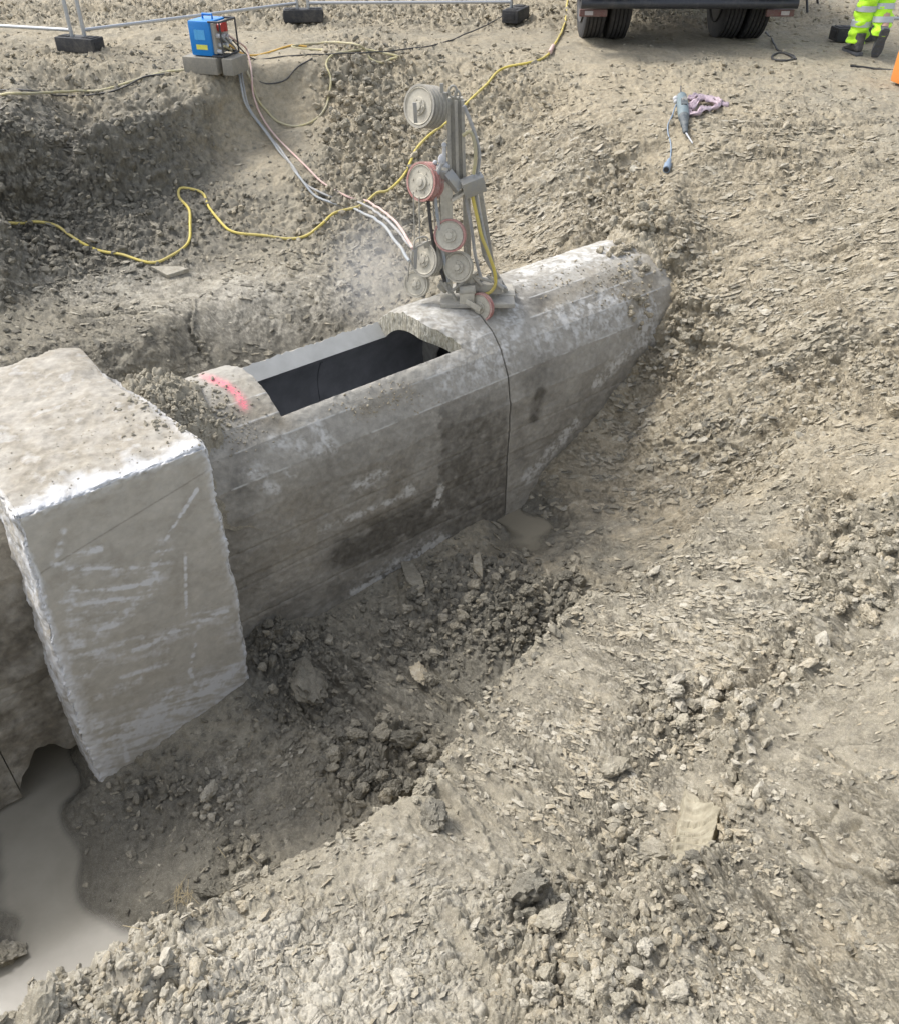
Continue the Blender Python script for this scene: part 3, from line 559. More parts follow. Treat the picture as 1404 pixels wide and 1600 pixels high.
def hit(px, py, lift=0., rad=4):
    """ground point seen at a measured place of the photo"""
    q = (PPX[VI] - px) ** 2 + (PPY[VI] - py) ** 2; k = np.nonzero(q < rad * rad)[0]
    if len(k) == 0: k = np.array([np.argmin(q)])
    j = VI[k[np.argmin(PD[VI[k]])]]; n = nrm3[j]
    return Vector((Pd[j] + n * lift).tolist())
print('ground', time.time() - T0)
# ------------------------------------------------------------------ water
def height_at(x, y):
    """height of the finished ground"""
    r = np.hypot(x - PC[0], y - PC[1]); a = np.arctan2(x - PC[0], y - PC[1]); j = np.clip(np.searchsorted(az, a), 1, na - 1); j = np.where(abs(az[j - 1] - a) < abs(az[j] - a), j - 1, j)
    i = np.array([np.searchsorted(Rg[:, jj], rr__) for jj, rr__ in zip(j, r)]); return Gd[np.clip(i, 0, nr - 1), j, 2]
def water_sheet(name, box, z, label, mat):
    x0, y0, x1, y1 = box; n = 150; X_, Y_ = np.meshgrid(np.linspace(x0, x1, n), np.linspace(y0, y1, n), indexing='ij'); d = z - height_at(X_.ravel(), Y_.ravel()); d = blur(d.reshape(n, n), 1).ravel()
    dep = np.clip(d / .035, 0, 1); keep = (blur((d.reshape(n, n) > -.05).astype(float), 2) > .02)[:-1, :-1]
    V = np.stack([X_, Y_, np.full_like(X_, z)], -1).reshape(-1, 3); me = np_mesh(name, V, grid_faces(n, n, keep), mat, False, {'depth': np.stack([dep] * 3, -1)}); o = link(name, me)
    if me.polygons[0].normal.z < 0: me.flip_normals()
    meta(o, label, kind='structure'); return o
def grid_faces(nu, nv, keep=None):
    ii = np.arange(nu * nv).reshape(nu, nv); F = np.stack([ii[:-1, :-1], ii[1:, :-1], ii[1:, 1:], ii[:-1, 1:]], -1)
    return F[keep] if keep is not None else F.reshape(-1, 4)
water_sheet('pool_water', (-3.4, 1.2, -.9, 4.0), -2.535, 'milky brown water standing in the trench', M['water'])
water_sheet('puddle_water', (.15, 4.2, .95, 5.3), -2.222, 'small muddy puddle at the foot of the culvert', M['water2'])

# ------------------------------------------------------------------ the concrete culvert
def seg_dist(px, py, a, b):
    ax, ay = a; bx, by = b; dx, dy = bx - ax, by - ay; t = np.clip(((px - ax) * dx + (py - ay) * dy) / (dx * dx + dy * dy + 1e-9), 0, 1)
    return np.hypot(px - ax - t * dx, py - ay - t * dy)
def patches(P, L):
    px, py, _ = project(P); out = np.zeros(len(P), np.float32)
    for it in L:
        pl, wd, k = it; d = np.full(len(P), 1e3)
        if len(pl) == 1: d = np.hypot(px - pl[0][0], py - pl[0][1])
        for a, b in zip(pl, pl[1:]): d = np.minimum(d, seg_dist(px, py, a, b))
        out = np.maximum(out, k * np.exp(-(d / wd) ** 2))
    return out
CV, CZ_, RO, RI = 4.33, -1.22, .56, .42
FAC = [180, 161, 142, 128, 113, 97, 80, 62, 44, 24, 0]
def outer_profile(th):
    """th in degrees: polygon of board-formed facets on the arch"""
    t = np.asarray(th, float); out = np.zeros(t.shape + (2,))
    cs = [(CV + RO * math.cos(math.radians(f)), CZ_ + RO * math.sin(math.radians(f))) for f in FAC]
    for (f0, c0), (f1, c1) in zip(zip(FAC, cs), zip(FAC[1:], cs[1:])):
        m_ = (t <= f0) & (t >= f1); q = ((f0 - t) / (f0 - f1))[m_]
        out[m_, 0] = c0[0] + (c1[0] - c0[0]) * q; out[m_, 1] = c0[1] + (c1[1] - c0[1]) * q
    return out
U_H0, U_H1, TH0, TH1 = 1.93, 3.15, 131., 41.
def surf_noise(Q):
    return .0045 * fbm(Q * 6 + 3, 3) + .0022 * fbm(Q * 34 + 8, 3, .6) + .004 * np.clip(perlin(Q * 15 + 40) - .35, 0, 1)
def edge_chip(u, th):
    """ragged rim of the sawn opening"""
    d = np.maximum(np.maximum(U_H0 - u, u - U_H1) / 1.0, np.maximum(th - TH1 * 0 - TH0, TH1 - th) * RO * math.pi / 180)
    return np.exp(-np.maximum(d, 0) / .02)
def warpu(u, th): return u + .135 * sstep(98, 131, th) * (1 - sstep(132, 168, th)) * np.exp(-((u - U_H1) / .25) ** 2)
def outer_pt(u, th, vo=0.):
    u0_ = u; u = warpu(u, np.asarray(th)) if vo == 0 else u
    p = outer_profile(th); q = np.stack(uvz(u, p[..., 0] + vo, p[..., 1]), -1); sh = q.shape; Q = q.reshape(-1, 3)
    a = np.radians(np.asarray(th)).ravel(); n = np.stack([-np.cos(a) * UY, np.cos(a) * UX, np.sin(a)], -1)
    Q = Q + n * surf_noise(Q)[:, None] - n * (edge_chip(np.asarray(u0_).ravel(), np.asarray(th).ravel()) * (.012 + .012 * perlin(Q * 30)))[:, None]
    return Q.reshape(sh)
def inner_pt(u, th, r=RI, vo=0.):
    u = warpu(u, np.asarray(th)) if vo == 0 else u; a = np.radians(th); return np.stack(uvz(u, CV + vo + r * np.cos(a), CZ_ + r * np.sin(a)), -1)
def grid_faces(nu, nv, keep=None):
    ii = np.arange(nu * nv).reshape(nu, nv); F = np.stack([ii[:-1, :-1], ii[1:, :-1], ii[1:, 1:], ii[:-1, 1:]], -1)
    return F[keep] if keep is not None else F.reshape(-1, 4)
def culvert(label, u0, u1, hole=False, vo=0., zb=-2.42, bottom=None, du=.008, wear=None, lip=True):
    us = np.arange(u0, u1 + du / 2, du); 
    if hole: us = np.unique(np.concatenate([us[(abs(us - U_H0) > .004) & (abs(us - U_H1) > .004)], [U_H0, U_H1]]))
    th = np.unique(np.concatenate([np.linspace(180, 0, 200), FAC, [TH0, TH1]]))[::-1]
    zs = np.linspace(zb, CZ_, 130)[:-1]
    U_, T_ = np.meshgrid(us, th, indexing='ij'); arch = outer_pt(U_, T_, vo)
    Us, Zs = np.meshgrid(us, zs, indexing='ij')
    zz = Zs.copy()
    if bottom is not None: bz = bottom(Us); zz = bz + (Zs - zb) / (CZ_ - zb) * (CZ_ - bz)
    side = np.stack(uvz(Us, np.full_like(Us, CV - RO + vo), zz), -1); Q = side.reshape(-1, 3)
    dd = surf_noise(Q) * 1.3 + .006 * fbm(Q * 2.2 + 60, 2)
    for zl in (-1.47, -1.74, -2.0): dd -= .005 * np.exp(-((Q[:, 2] - zl - .01 * np.sin(us.mean())) / .006) ** 2)
    brd = np.floor((Q[:, 2] + 3) / .267); dd += (RND[brd.astype(int) % 1024, 0] - .5) * .007
    dd += .012 * (1 - sstep(-2.30, -2.15, Q[:, 2])) * perlin(Q * 9)
    Q = Q + np.array([UY, -UX, 0]) * dd[:, None]; side = Q.reshape(side.shape)
    far_ = np.stack(uvz(us[:, None] + np.zeros((1, 12)), np.full((len(us), 12), CV + RO + vo), np.linspace(CZ_, zb, 13)[None, 1:] + np.zeros((len(us), 1))), -1)
    G = np.concatenate([side, arch, far_], 1); nu, nv = G.shape[:2]
    # section ends turn inwards
    if lip:
        cen = np.array(uvz(0, CV + vo, 0)); ee = []
        for row, s_ in ((0, .0), (-1, .0)):
            R_ = G[row].copy(); c = np.stack(uvz(np.full(nv, us[row]), np.full(nv, CV + vo), np.full(nv, -1.4)), -1); d = c - R_; L_ = np.linalg.norm(d, axis=1)[:, None]
            ee.append(R_ + d / L_ * .32)
        G2 = np.concatenate([ee[0][None], G, ee[1][None]], 0); us2 = np.concatenate([[us[0]], us, [us[-1]]])
    else: G2, us2 = G, us
    keep = None; thx = np.concatenate([np.full(len(zs), 999), th, np.full(12, -999)])
    nu, nv = G2.shape[:2]
    if hole:
        uc = (us2[:-1] + us2[1:]) / 2; tc = (thx[:-1] + thx[1:]) / 2
        keep = ~(((uc > U_H0) & (uc < U_H1))[:, None] & ((tc < TH0) & (tc > TH1))[None])
    F = grid_faces(nu, nv, keep)
    V = G2.reshape(-1, 3); wr, sp = wear(V); me = np_mesh('culvert_section', V, F[:, ::-1], M['culvert'], True, {'wear': wr, 'spray': sp})
    me.set_sharp_from_angle(angle=math.radians(50))
    o = link('culvert_section', me); meta(o, label, 'concrete culvert', 'sections of the buried concrete culvert')
    # the dark bore
    ui = np.array([u0, u1]) if not hole else np.unique(np.concatenate([np.linspace(u0, u1, 60), [U_H0, U_H1]])); ti = np.unique(np.concatenate([np.linspace(-180, 180, 121), [TH0, TH1]]))
    A_, T2 = np.meshgrid(ui, ti, indexing='ij'); I_ = inner_pt(A_, T2, RI, vo); keep = None
    if hole:
        uc = (ui[:-1] + ui[1:]) / 2; tc = (ti[:-1] + ti[1:]) / 2; keep = ~(((uc > U_H0) & (uc < U_H1))[:, None] & ((tc < TH0) & (tc > TH1))[None])
    link('liner', np_mesh('liner', I_.reshape(-1, 3), grid_faces(len(ui), len(ti), keep), M['liner']), o)
    return o
def wear_near(V):
    n1 = fbm(V * 5 + 2, 4, .6); n2 = fbm(V * 16 + 6, 3, .6); px, py, _ = project(V)
    wet = patches(V, [([(735, 690), (725, 760)], 38, .75), ([(765, 640), (770, 740)], 22, .5), ([(540, 865), (640, 820), (690, 790)], 30, 1.25), ([(430, 960), (560, 910), (700, 830), (790, 780)], 26, .5), ([(360, 700), (380, 900)], 40, .45), ([(520, 760), (690, 700)], 60, .28), ([(330, 640), (420, 680)], 30, .3)])
    wet = np.clip(wet * (1 + .7 * n1 + .35 * n2), 0, 1)
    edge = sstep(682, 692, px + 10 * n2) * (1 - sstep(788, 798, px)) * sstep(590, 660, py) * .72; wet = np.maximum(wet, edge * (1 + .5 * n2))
    wh = patches(V, [([(560, 930), (640, 880), (690, 850)], 14, .85), ([(640, 495), (700, 510), (770, 545)], 34, .3), ([(700, 590), (790, 560)], 30, .28), ([(420, 760), (430, 764)], 8, .8), ([(455, 738)], 8, .7), ([(680, 790), (690, 760)], 4, .9), ([(640, 765)], 9, .7), ([(430, 690), (500, 700)], 14, .35), ([(400, 740)], 16, .4), ([(490, 660), (520, 700)], 8, .6), ([(600, 735), (560, 760)], 9, .4), ([(500, 830), (640, 770)], 5, .4)])
    wh = np.clip(wh * (.9 + 2.0 * n2 + 1.3 * fbm(V * 55 + 3, 2)), 0, 1) + .10; tha = np.degrees(np.arctan2(V[:, 2] - CZ_, (-V[:, 0] * UY + V[:, 1] * UX) - CV)); fl = sum(np.exp(-((tha - f_) / .55) ** 2) for f_ in (161, 142, 128, 113)); wh = np.maximum(wh, .75 * fl * sstep(-.3, .4, n1) * (V[:, 2] > CZ_))
    cl = patches(V, [([(350, 620), (430, 660)], 26, .7), ([(570, 640), (640, 610)], 14, .8), ([(480, 800), (600, 770)], 60, .45), ([(400, 870), (470, 860)], 40, .4), ([(380, 600), (430, 640)], 20, .4)]) * (1 + 1. * n1)
    sp = patches(V, [([(330, 592), (352, 600), (372, 616), (381, 630)], 5.5, 1.0), ([(318, 588), (335, 592)], 5, .5), ([(375, 622), (382, 634)], 7, .9)]); sp = sp * (V[:, 2] > -1.0)
    return np.stack([wet, wh, np.clip(cl, 0, 1)], -1), np.stack([sp, sp, sp], -1)
def wear_far(V):
    n1 = fbm(V * 5 + 2, 4, .6); n2 = fbm(V * 16 + 6, 3, .6); px, py, _ = project(V)
    wet = patches(V, [([(845, 612), (836, 635), (834, 655)], 8, 1.4), ([(835, 590), (850, 570)], 30, .5), ([(810, 640), (815, 720)], 12, .4), ([(860, 730), (930, 650), (1010, 550)], 18, .5), ([(940, 600), (860, 690)], 26, .35), ([(800, 455), (840, 470)], 24, .6), ([(870, 490), (960, 440)], 16, .3)])
    wet = np.clip(wet * (1 + .6 * n1 + .3 * n2), 0, 1)
    wh = patches(V, [([(820, 430), (900, 400), (980, 385)], 26, .38), ([(870, 500), (960, 470)], 22, .45), ([(800, 480), (790, 560)], 20, .4), ([(850, 530), (960, 500)], 25, .35), ([(1015, 480), (1005, 530)], 14, .6), ([(820, 750), (900, 660)], 7, .6), ([(930, 600), (985, 545)], 8, .5)])
    wh = np.clip(wh * (.9 + 2.0 * n2 + 1.3 * fbm(V * 55 + 3, 2)), 0, 1) + .06; tha = np.degrees(np.arctan2(V[:, 2] - CZ_, (-V[:, 0] * UY + V[:, 1] * UX) - CV)); fl = sum(np.exp(-((tha - f_) / .55) ** 2) for f_ in (161, 142, 128, 113)); wh = np.maximum(wh, .75 * fl * sstep(-.3, .4, n1) * (V[:, 2] > CZ_))
    cl = patches(V, [([(940, 430), (1000, 470)], 26, .9), ([(850, 480), (960, 420)], 12, .6), ([(990, 380), (1010, 440)], 20, .8)]) * (1 + n1)
    z = np.zeros(len(V)); return np.stack([wet, wh, np.clip(cl, 0, 1)], -1), np.stack([z, z, z], -1)
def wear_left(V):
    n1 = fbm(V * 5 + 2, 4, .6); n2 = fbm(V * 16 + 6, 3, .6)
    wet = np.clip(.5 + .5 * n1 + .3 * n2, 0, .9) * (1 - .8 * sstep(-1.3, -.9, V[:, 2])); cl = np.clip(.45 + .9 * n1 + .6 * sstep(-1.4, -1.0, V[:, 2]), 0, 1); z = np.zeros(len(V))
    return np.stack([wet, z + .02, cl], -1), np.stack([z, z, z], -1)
cul = culvert('arched concrete culvert length with a sawn opening showing its dark bore', 1.22, 3.545, True, wear=wear_near)
culvert('arched concrete culvert length running from the thin joint into the earth bank', 3.562, 6.4, False, du=.010, wear=wear_far)
bot = lambda u: -2.36 - .10 * np.sin(u * 7) * 0 + .16 * np.exp(-((u - .10) / .10) ** 2) + .03 * np.interp(u * 9 % 1, [0, .5, 1], [0, 1, 0]) - .12 * np.exp(-((u + .12) / .06) ** 2)
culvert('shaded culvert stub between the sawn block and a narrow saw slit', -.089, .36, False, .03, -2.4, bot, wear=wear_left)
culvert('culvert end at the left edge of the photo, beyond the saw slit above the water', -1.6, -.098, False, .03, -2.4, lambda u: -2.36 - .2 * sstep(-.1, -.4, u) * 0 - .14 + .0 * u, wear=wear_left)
bm = bmesh.new(); rs = [[bm.verts.new(uvz(u_, CV + .03 + .5 * math.cos(a), CZ_ + .5 * math.sin(a))) for a in np.linspace(0, 6.2832, 49)[:-1]] for u_ in (-.12, -.07)]  # unseen ring added inside the slit to stop sun shining through
for k in range(48): bm.faces.new((rs[0][k], rs[0][(k + 1) % 48], rs[1][(k + 1) % 48], rs[1][k]))
me = bpy.data.meshes.new('light_block_ring'); bm.to_mesh(me); bm.free(); me.materials.append(M['liner']); link('light_block_ring', me, [o_ for o_ in C.objects if o_.name.startswith('culvert_section')][-1])
# sawn edges of the opening: arch end, near arch end, and the long smooth face
def cut_strip(name, A_, B_, mat, n=7, nz=.004, flip=False):
    t = np.linspace(0, 1, n)[None, :, None]; G = A_[:, None] * (1 - t) + B_[:, None] * t; Q = G.reshape(-1, 3)
    amp = np.repeat(np.sin(np.linspace(0, math.pi, n))[None], len(A_), 0).reshape(-1, 1)
    Q = Q + amp * nz * np.stack([perlin(Q * 30 + k) for k in (0, 40, 80)], -1)
    F = grid_faces(len(A_), n); return link(name, np_mesh(name, Q, F[:, ::-1] if flip else F, mat), cul)
tt = np.linspace(TH0, TH1, 120)
o = cut_strip('arch_cut_face', outer_pt(np.full(120, U_H1), tt), inner_pt(np.full(120, U_H1), tt), M['arch_cut'], 9, .010); o['label'] = 'pale ribbed sawn arch edge'
cut_strip('arch_cut_face', outer_pt(np.full(120, U_H0), tt), inner_pt(np.full(120, U_H0), tt), M['arch_cut'], 9, .008, True)
uu = np.linspace(U_H0, U_H1, 160)
o = cut_strip('long_cut_face', outer_pt(uu, np.full(160, TH1)), inner_pt(uu, np.full(160, TH1)), M['smooth_cut'], 5, .0015); o['label'] = 'smooth light grey sawn face'
cut_strip('long_cut_face', outer_pt(uu, np.full(160, TH0)), inner_pt(uu, np.full(160, TH0)), M['smooth_cut'], 5, .004, True)
mb = MB(); mb.lathe(uvz(2.78, CV, CZ_), (UX, UY, 0), [(.421, 0), (.414, .0), (.414, .012), (.421, .012)], 60)
def ring(name, u, mat, parent):
    bm = bmesh.new(); rs = []
    for r, h in ((.4195, 0), (.412, 0), (.412, .014), (.4195, .014)):
        rs.append([bm.verts.new(uvz(u + h, CV + r * math.cos(a), CZ_ + r * math.sin(a))) for a in np.radians(np.linspace(-220, 35, 60))])
    for A_, B_ in zip(rs, rs[1:]):
        for k in range(59): bm.faces.new((A_[k], A_[k + 1], B_[k + 1], B_[k]))
    me = bpy.data.meshes.new(name); bm.to_mesh(me); bm.free(); me.materials.append(mat); return link(name, me, parent)
mb.bm.free(); ring('liner_joint', 2.62, M['liner'], cul)

# ------------------------------------------------------------------ the sawn block
def block():
    c0, c1 = (.29, 3.50, -2.50), (1.295, 5.0, -.50); L = [c1[i] - c0[i] for i in range(3)]
    V = []; F = []; W_ = []; base = 0
    res = {0: (90, 170), 1: (170, 340), 2: (170, 190)}
    Vs, Fs, mats = [], [], []
    for ax in range(3):
        o1, o2 = [i for i in range(3) if i != ax]
        for side in (0, 1):
            fine = (ax == 1 and side == 0) or (ax == 2 and side == 1) or (ax == 0 and side == 0)
            n1_, n2_ = res[ax] if fine else (30, 30)
            n1_, n2_ = res[ax]
            def sp(n): t = np.linspace(0, 1, n); return t
            a, b = np.meshgrid(sp(n1_), sp(n2_), indexing='ij'); p = np.zeros((n1_, n2_, 3)); p[..., o1] = c0[o1] + a * L[o1]; p[..., o2] = c0[o2] + b * L[o2]; p[..., ax] = c1[ax] if side else c0[ax]
            f = grid_faces(n1_, n2_); flip = (side == 1) ^ (ax == 1); Vs.append(p.reshape(-1, 3)); Fs.append((f if flip else f[:, ::-1]) + base); mats += [1 if (ax == 1 and side == 0) else 0] * len(f); base += n1_ * n2_
    Q = np.concatenate(Vs); F = np.concatenate(Fs)
    n_a = perlin(Q * 7 + 3); n_b = fbm(Q * 22 + 9, 3, .6); n_c = perlin(Q * 2.3 + 19)
    D = np.zeros_like(Q); dl = [np.minimum(Q[:, i] - c0[i], c1[i] - Q[:, i]) for i in range(3)]
    wd = .018 + .010 * n_a + .014 * n_b + .006 * fbm(Q * 55, 2)
    for i in range(3):
        sgn = np.where(Q[:, i] - c0[i] < c1[i] - Q[:, i], 1, -1); other = np.minimum(dl[(i + 1) % 3], dl[(i + 2) % 3])
        on = np.exp(-(dl[i] / .012) ** 2)
        D[:, i] = sgn * on * np.exp(-other / .024) * np.clip(wd, .003, .06) * .9
    D[:, 2] += sstep(-.52, -.50, Q[:, 2]) * (.022 * n_c + .010 * fbm(Q * 8 + 4, 3) - .05 * sstep(.25, 0, c1[0] - Q[:, 0]) * sstep(3.7, 4.6, Q[:, 1]))
    frm = np.exp(-((Q[:, 1] - c0[1]) / .01) ** 2)
    D[:, 1] += frm * (.004 * n_c + .0012 * n_b)
    # right edge runs ragged and leans in towards the back; flare of the foot
    wr_ = sstep(.9, 0, c1[0] - Q[:, 0]); k = sstep(.12, 0, c1[0] - Q[:, 0]); D[:, 0] += k * (.016 * perlin(Q * 6 + 77) + .007 * fbm(Q * 26 + 4, 3, .65) - .14 * sstep(3.6, 5.0, Q[:, 1]) * sstep(-1.4, -.6, Q[:, 2]) - .035 * sstep(-1.6, -2.3, Q[:, 2]))
    kl = sstep(.12, 0, Q[:, 0] - c0[0]); D[:, 0] += kl * (.014 * perlin(Q * 7 + 50) + .008 * fbm(Q * 26 + 4, 3, .65) + .09 * sstep(-1.9, -.5, Q[:, 2]) * 1. - .015)
    Q2 = Q + D; Wd = np.stack(uvz(Q2[:, 0], Q2[:, 1], Q2[:, 2]), -1)
    # wear
    n1 = fbm(Wd * 6 + 2, 4, .6); n2 = fbm(Wd * 22 + 6, 3, .6); sn = fbm(np.stack([Q[:, 0] * 4, Q[:, 1] * 4, Q[:, 2] * 26 + Q[:, 0] * 9], -1), 3, .6)
    face = frm > .5
    st = patches(Wd, [([(308, 765), (285, 802), (259, 844)], 3, 1.1), ([(254, 860), (246, 880), (230, 925)], 11, .9), ([(234, 920), (189, 968), (148, 992)], 7, .7), ([(108, 889), (225, 888)], 3.5, .9), ([(103, 921), (160, 921), (229, 914)], 5, .8), ([(110, 944), (200, 936)], 6, .7), ([(85, 880), (157, 857)], 6, .8), ([(290, 866), (292, 970)], 2.6, .9),
        ([(207, 1019), (280, 985), (355, 955)], 5, .95), ([(306, 1006), (297, 1050), (310, 1078), (355, 1087)], 3, .8), ([(270, 1078), (193, 1154), (200, 1190)], 3.6, .8), ([(148, 1168), (270, 1114), (396, 1033)], 9, .75), ([(160, 1180), (270, 1140), (380, 1070)], 12, .4), ([(105, 930), (130, 1050)], 18, .5), ([(110, 1030), (220, 1000)], 9, .5), ([(150, 1090), (220, 1060)], 8, .4), ([(100, 830), (90, 870)], 6, .5), ([(300, 960), (350, 950)], 5, .4), ([(190, 1060), (300, 1020)], 5, .45), ([(150, 1130), (170, 1200)], 14, .6)])
    st = np.maximum(st, .55 * patches(Wd, [([(254, 860), (246, 880), (230, 925)], 22, .9), ([(108, 889), (225, 895)], 14, .6), ([(120, 950), (220, 935)], 18, .6), ([(234, 920), (148, 992)], 22, .7), ([(110, 1040), (260, 1010)], 16, .6), ([(150, 1160), (396, 1040)], 26, .8), ([(207, 1019), (355, 955)], 14, .7), ([(330, 960), (380, 1000)], 20, .5)])); st = st * np.clip(.75 + .9 * n2 + 1.3 * sn + .5 * n1, 0, 1.5) * (1.1 + .6 * fbm(Wd * 60, 2))
    ed = np.minimum(np.minimum(dl[0], np.where(face, dl[2], 9)), 9); kind = np.where(Q[:, 0] - c0[0] < .3, .050, .028)
    edge_w = np.exp(-(dl[0] / (kind * (1.25 + .6 * n1 + .5 * n2))) ** 2) * 1.0 * np.where(face, 1, .4)
    top = Q[:, 2] > -.53
    ftop = np.exp(-((Q[:, 1] - c0[1]) / (.11 * (1 + .9 * n1))) ** 2) * top * .85
    ltop = np.exp(-(dl[0] / .08) ** 2) * top * .5
    lime = np.where(face, np.maximum(np.maximum(st, edge_w), 0.9 * np.exp(-(dl[2] / (.014 * (1 + .8 * n1))) ** 2)), np.maximum(np.maximum(ftop, ltop), np.where(top, .35 * sstep(0, .8, n1), .50 + .5 * n2 + .4 * n1)))
    low = face * .25 * (1 - sstep(-2.3, -1.6, Q[:, 2]))
    lime = np.clip(lime + low * (1 + sn), 0, 1.2)
    clay = np.where(top, np.clip(.35 + 1.0 * n1 + .4 * n_c, 0, 1) * (1 - np.clip(ftop, 0, 1)), np.where(face, np.clip(.05 + .3 * n1, 0, .4), .1))
    jl = np.exp(-((Q[:, 2] + .63 + .22 * (1.3 - Q[:, 0])) / .004) ** 2) * face
    wet = np.clip(jl * .5 + face * .10 + top * np.clip(n2 - .35, 0, 1) * .5, 0, 1)
    me = np_mesh('concrete_block', Wd, F, M['block_rough'], True, {'wear': np.stack([wet, lime, clay], -1)}); me.materials.append(M['block_face']); me.polygons.foreach_set('material_index', np.array(mats, np.int32))
    me.set_sharp_from_angle(angle=math.radians(60))
    bm = bmesh.new(); bm.from_mesh(me); bmesh.ops.remove_doubles(bm, verts=bm.verts, dist=.0004); bm.to_mesh(me); bm.free()
    o = link('concrete_block', me); meta(o, 'tall pale sawn concrete block with white scuffs standing across the culvert', 'concrete block'); return o
blk = block()
print('concrete', time.time() - T0)

# soil lying on the culvert: follows the arch
def heap(name, label, u, v, ru, rv, h, kind):
    n = 110; t = np.linspace(-1, 1, n); A_, B_ = np.meshgrid(t, t, indexing='ij'); rr_ = np.sqrt(A_ ** 2 + B_ ** 2) * (1 + .25 * perlin(np.stack([A_, B_, A_ * 0], -1).reshape(-1, 3) * 2.5 + u).reshape(A_.shape))
    U2 = u + A_ * ru; V2 = v + B_ * rv; d = np.clip(abs(V2 - CV) / RO, 0, 1.6); z = CZ_ + RO * np.sqrt(np.clip(1 - d ** 2, 0, 1)) - np.clip(d - 1, 0, 1) * .5
    Q = np.stack(uvz(U2, V2, z + h * (1 - rr_ ** 2) - .03 * (rr_ > .9)), -1).reshape(-1, 3)
    F1, F2, cid, rel = voro(Q * 19 + 5); k = np.clip(1.2 - rr_.ravel() ** 2, 0, 1); Q[:, 2] += k * (.045 * np.clip((F2 - F1) / .3, 0, 1) ** .5 * (.2 + RND[cid][:, 1])) + .02 * k * fbm(Q * 14, 3)
    F1, F2, cid, rel = voro(Q * 45 + 5); Q[:, 2] += k * .016 * np.clip((F2 - F1) / .3, 0, 1) ** .5 * (.2 + RND[cid][:, 1]); 
    o = link(name, np_mesh(name, Q, grid_faces(n, n), M[kind])); meta(o, label, 'soil heap'); return o
HEAPS = [heap('soil_heap', 'dark crumbly soil heaped between the sawn block and the culvert', 1.36, 4.33, .25, .57, .09, 'clod_grey'),
         heap('soil_heap', 'earth slumped over the buried end of the culvert', 5.36, 4.30, .15, .34, .05, 'clod_tan')]
# ------------------------------------------------------------------ a second surface lookup for things resting on the concrete
from mathutils.bvhtree import BVHTree
def bvh_of(objs):
    V, F = [], []
    for o in objs:
        n = len(V); V += [tuple(v.co) for v in o.data.vertices]; F += [tuple(n + k for k in p.vertices) for p in o.data.polygons]
    return BVHTree.FromPolygons(V, F)
CULS = [o for o in C.objects if o.name.startswith('culvert_section')]
BV = bvh_of([blk] + CULS + HEAPS)
def hit_any(px, py, lift=0.):
    d = Vector(ray(px, py).tolist()).normalized(); g = hit(px, py); r = BV.ray_cast(Vector((0, 0, CAM_Z)), d)
    if r[0] is not None and (r[0] - Vector((0, 0, CAM_Z))).length < (g - Vector((0, 0, CAM_Z))).length: return r[0] + r[1] * lift * (1 if r[1].z > -.2 else -1)
    return g + Vector((0, 0, lift))

# ------------------------------------------------------------------ loose earth: clods
def rock_mesh(name, seed, mat, flat=.8, sub=4, planes=9, rough=.20):
    r = np.random.RandomState(seed); bm = bmesh.new(); bmesh.ops.create_icosphere(bm, subdivisions=sub, radius=1)
    D = np.array([v.co[:] for v in bm.verts]); D /= np.linalg.norm(D, axis=1)[:, None]
    nn = r.normal(size=(planes, 3)); nn /= np.linalg.norm(nn, axis=1)[:, None]; dd = r.uniform(.55, .95, planes)
    dots = np.clip(D @ nn.T, 1e-3, None); rad = np.minimum(1.05, (dd / dots).min(1))
    rad = rad * (1 + rough * fbm(D * 1.7 + seed, 3, .6) + rough * .9 * fbm(D * 4.5 + seed, 3, .6) - rough * .5 * np.abs(perlin(D * 3 + seed))); V = D * rad[:, None] * np.array([1, r.uniform(.7, .95), flat * r.uniform(.8, 1.05)])
    for v, p in zip(bm.verts, V): v.co = p
    me = bpy.data.meshes.new(name); bm.to_mesh(me); bm.free(); me.materials.append(mat)
    me.polygons.foreach_set('use_smooth', np.ones(len(me.polygons), bool)); me.set_sharp_from_angle(angle=math.radians(38)); return me
ROCK = {k: [rock_mesh('clod', 10 + i + 20 * j, M['clod_' + k]) for i in range(7)] for j, k in enumerate(('grey', 'dark', 'tan', 'pale'))}
def clod(px, py, r_px, kind, label=None, group=None, cat='soil clod', name='soil_clod', sink=.25, sc=(1, 1, 1), rot=None, flat=1.):
    p = hit_any(px, py); depth = p.y * math.cos(PITCH) - (p.z - CAM_Z) * math.sin(PITCH); r = r_px * depth / FPX
    o = link(name, random.choice(ROCK[kind])); o.location = p + Vector((0, 0, r * (1 - sink) * .6)); o.scale = (r * sc[0], r * sc[1], r * sc[2] * flat)
    o.rotation_euler = rot or (random.uniform(-.6, .6), random.uniform(-.6, .6), random.uniform(0, 6.28))
    meta(o, label, cat, group); return o
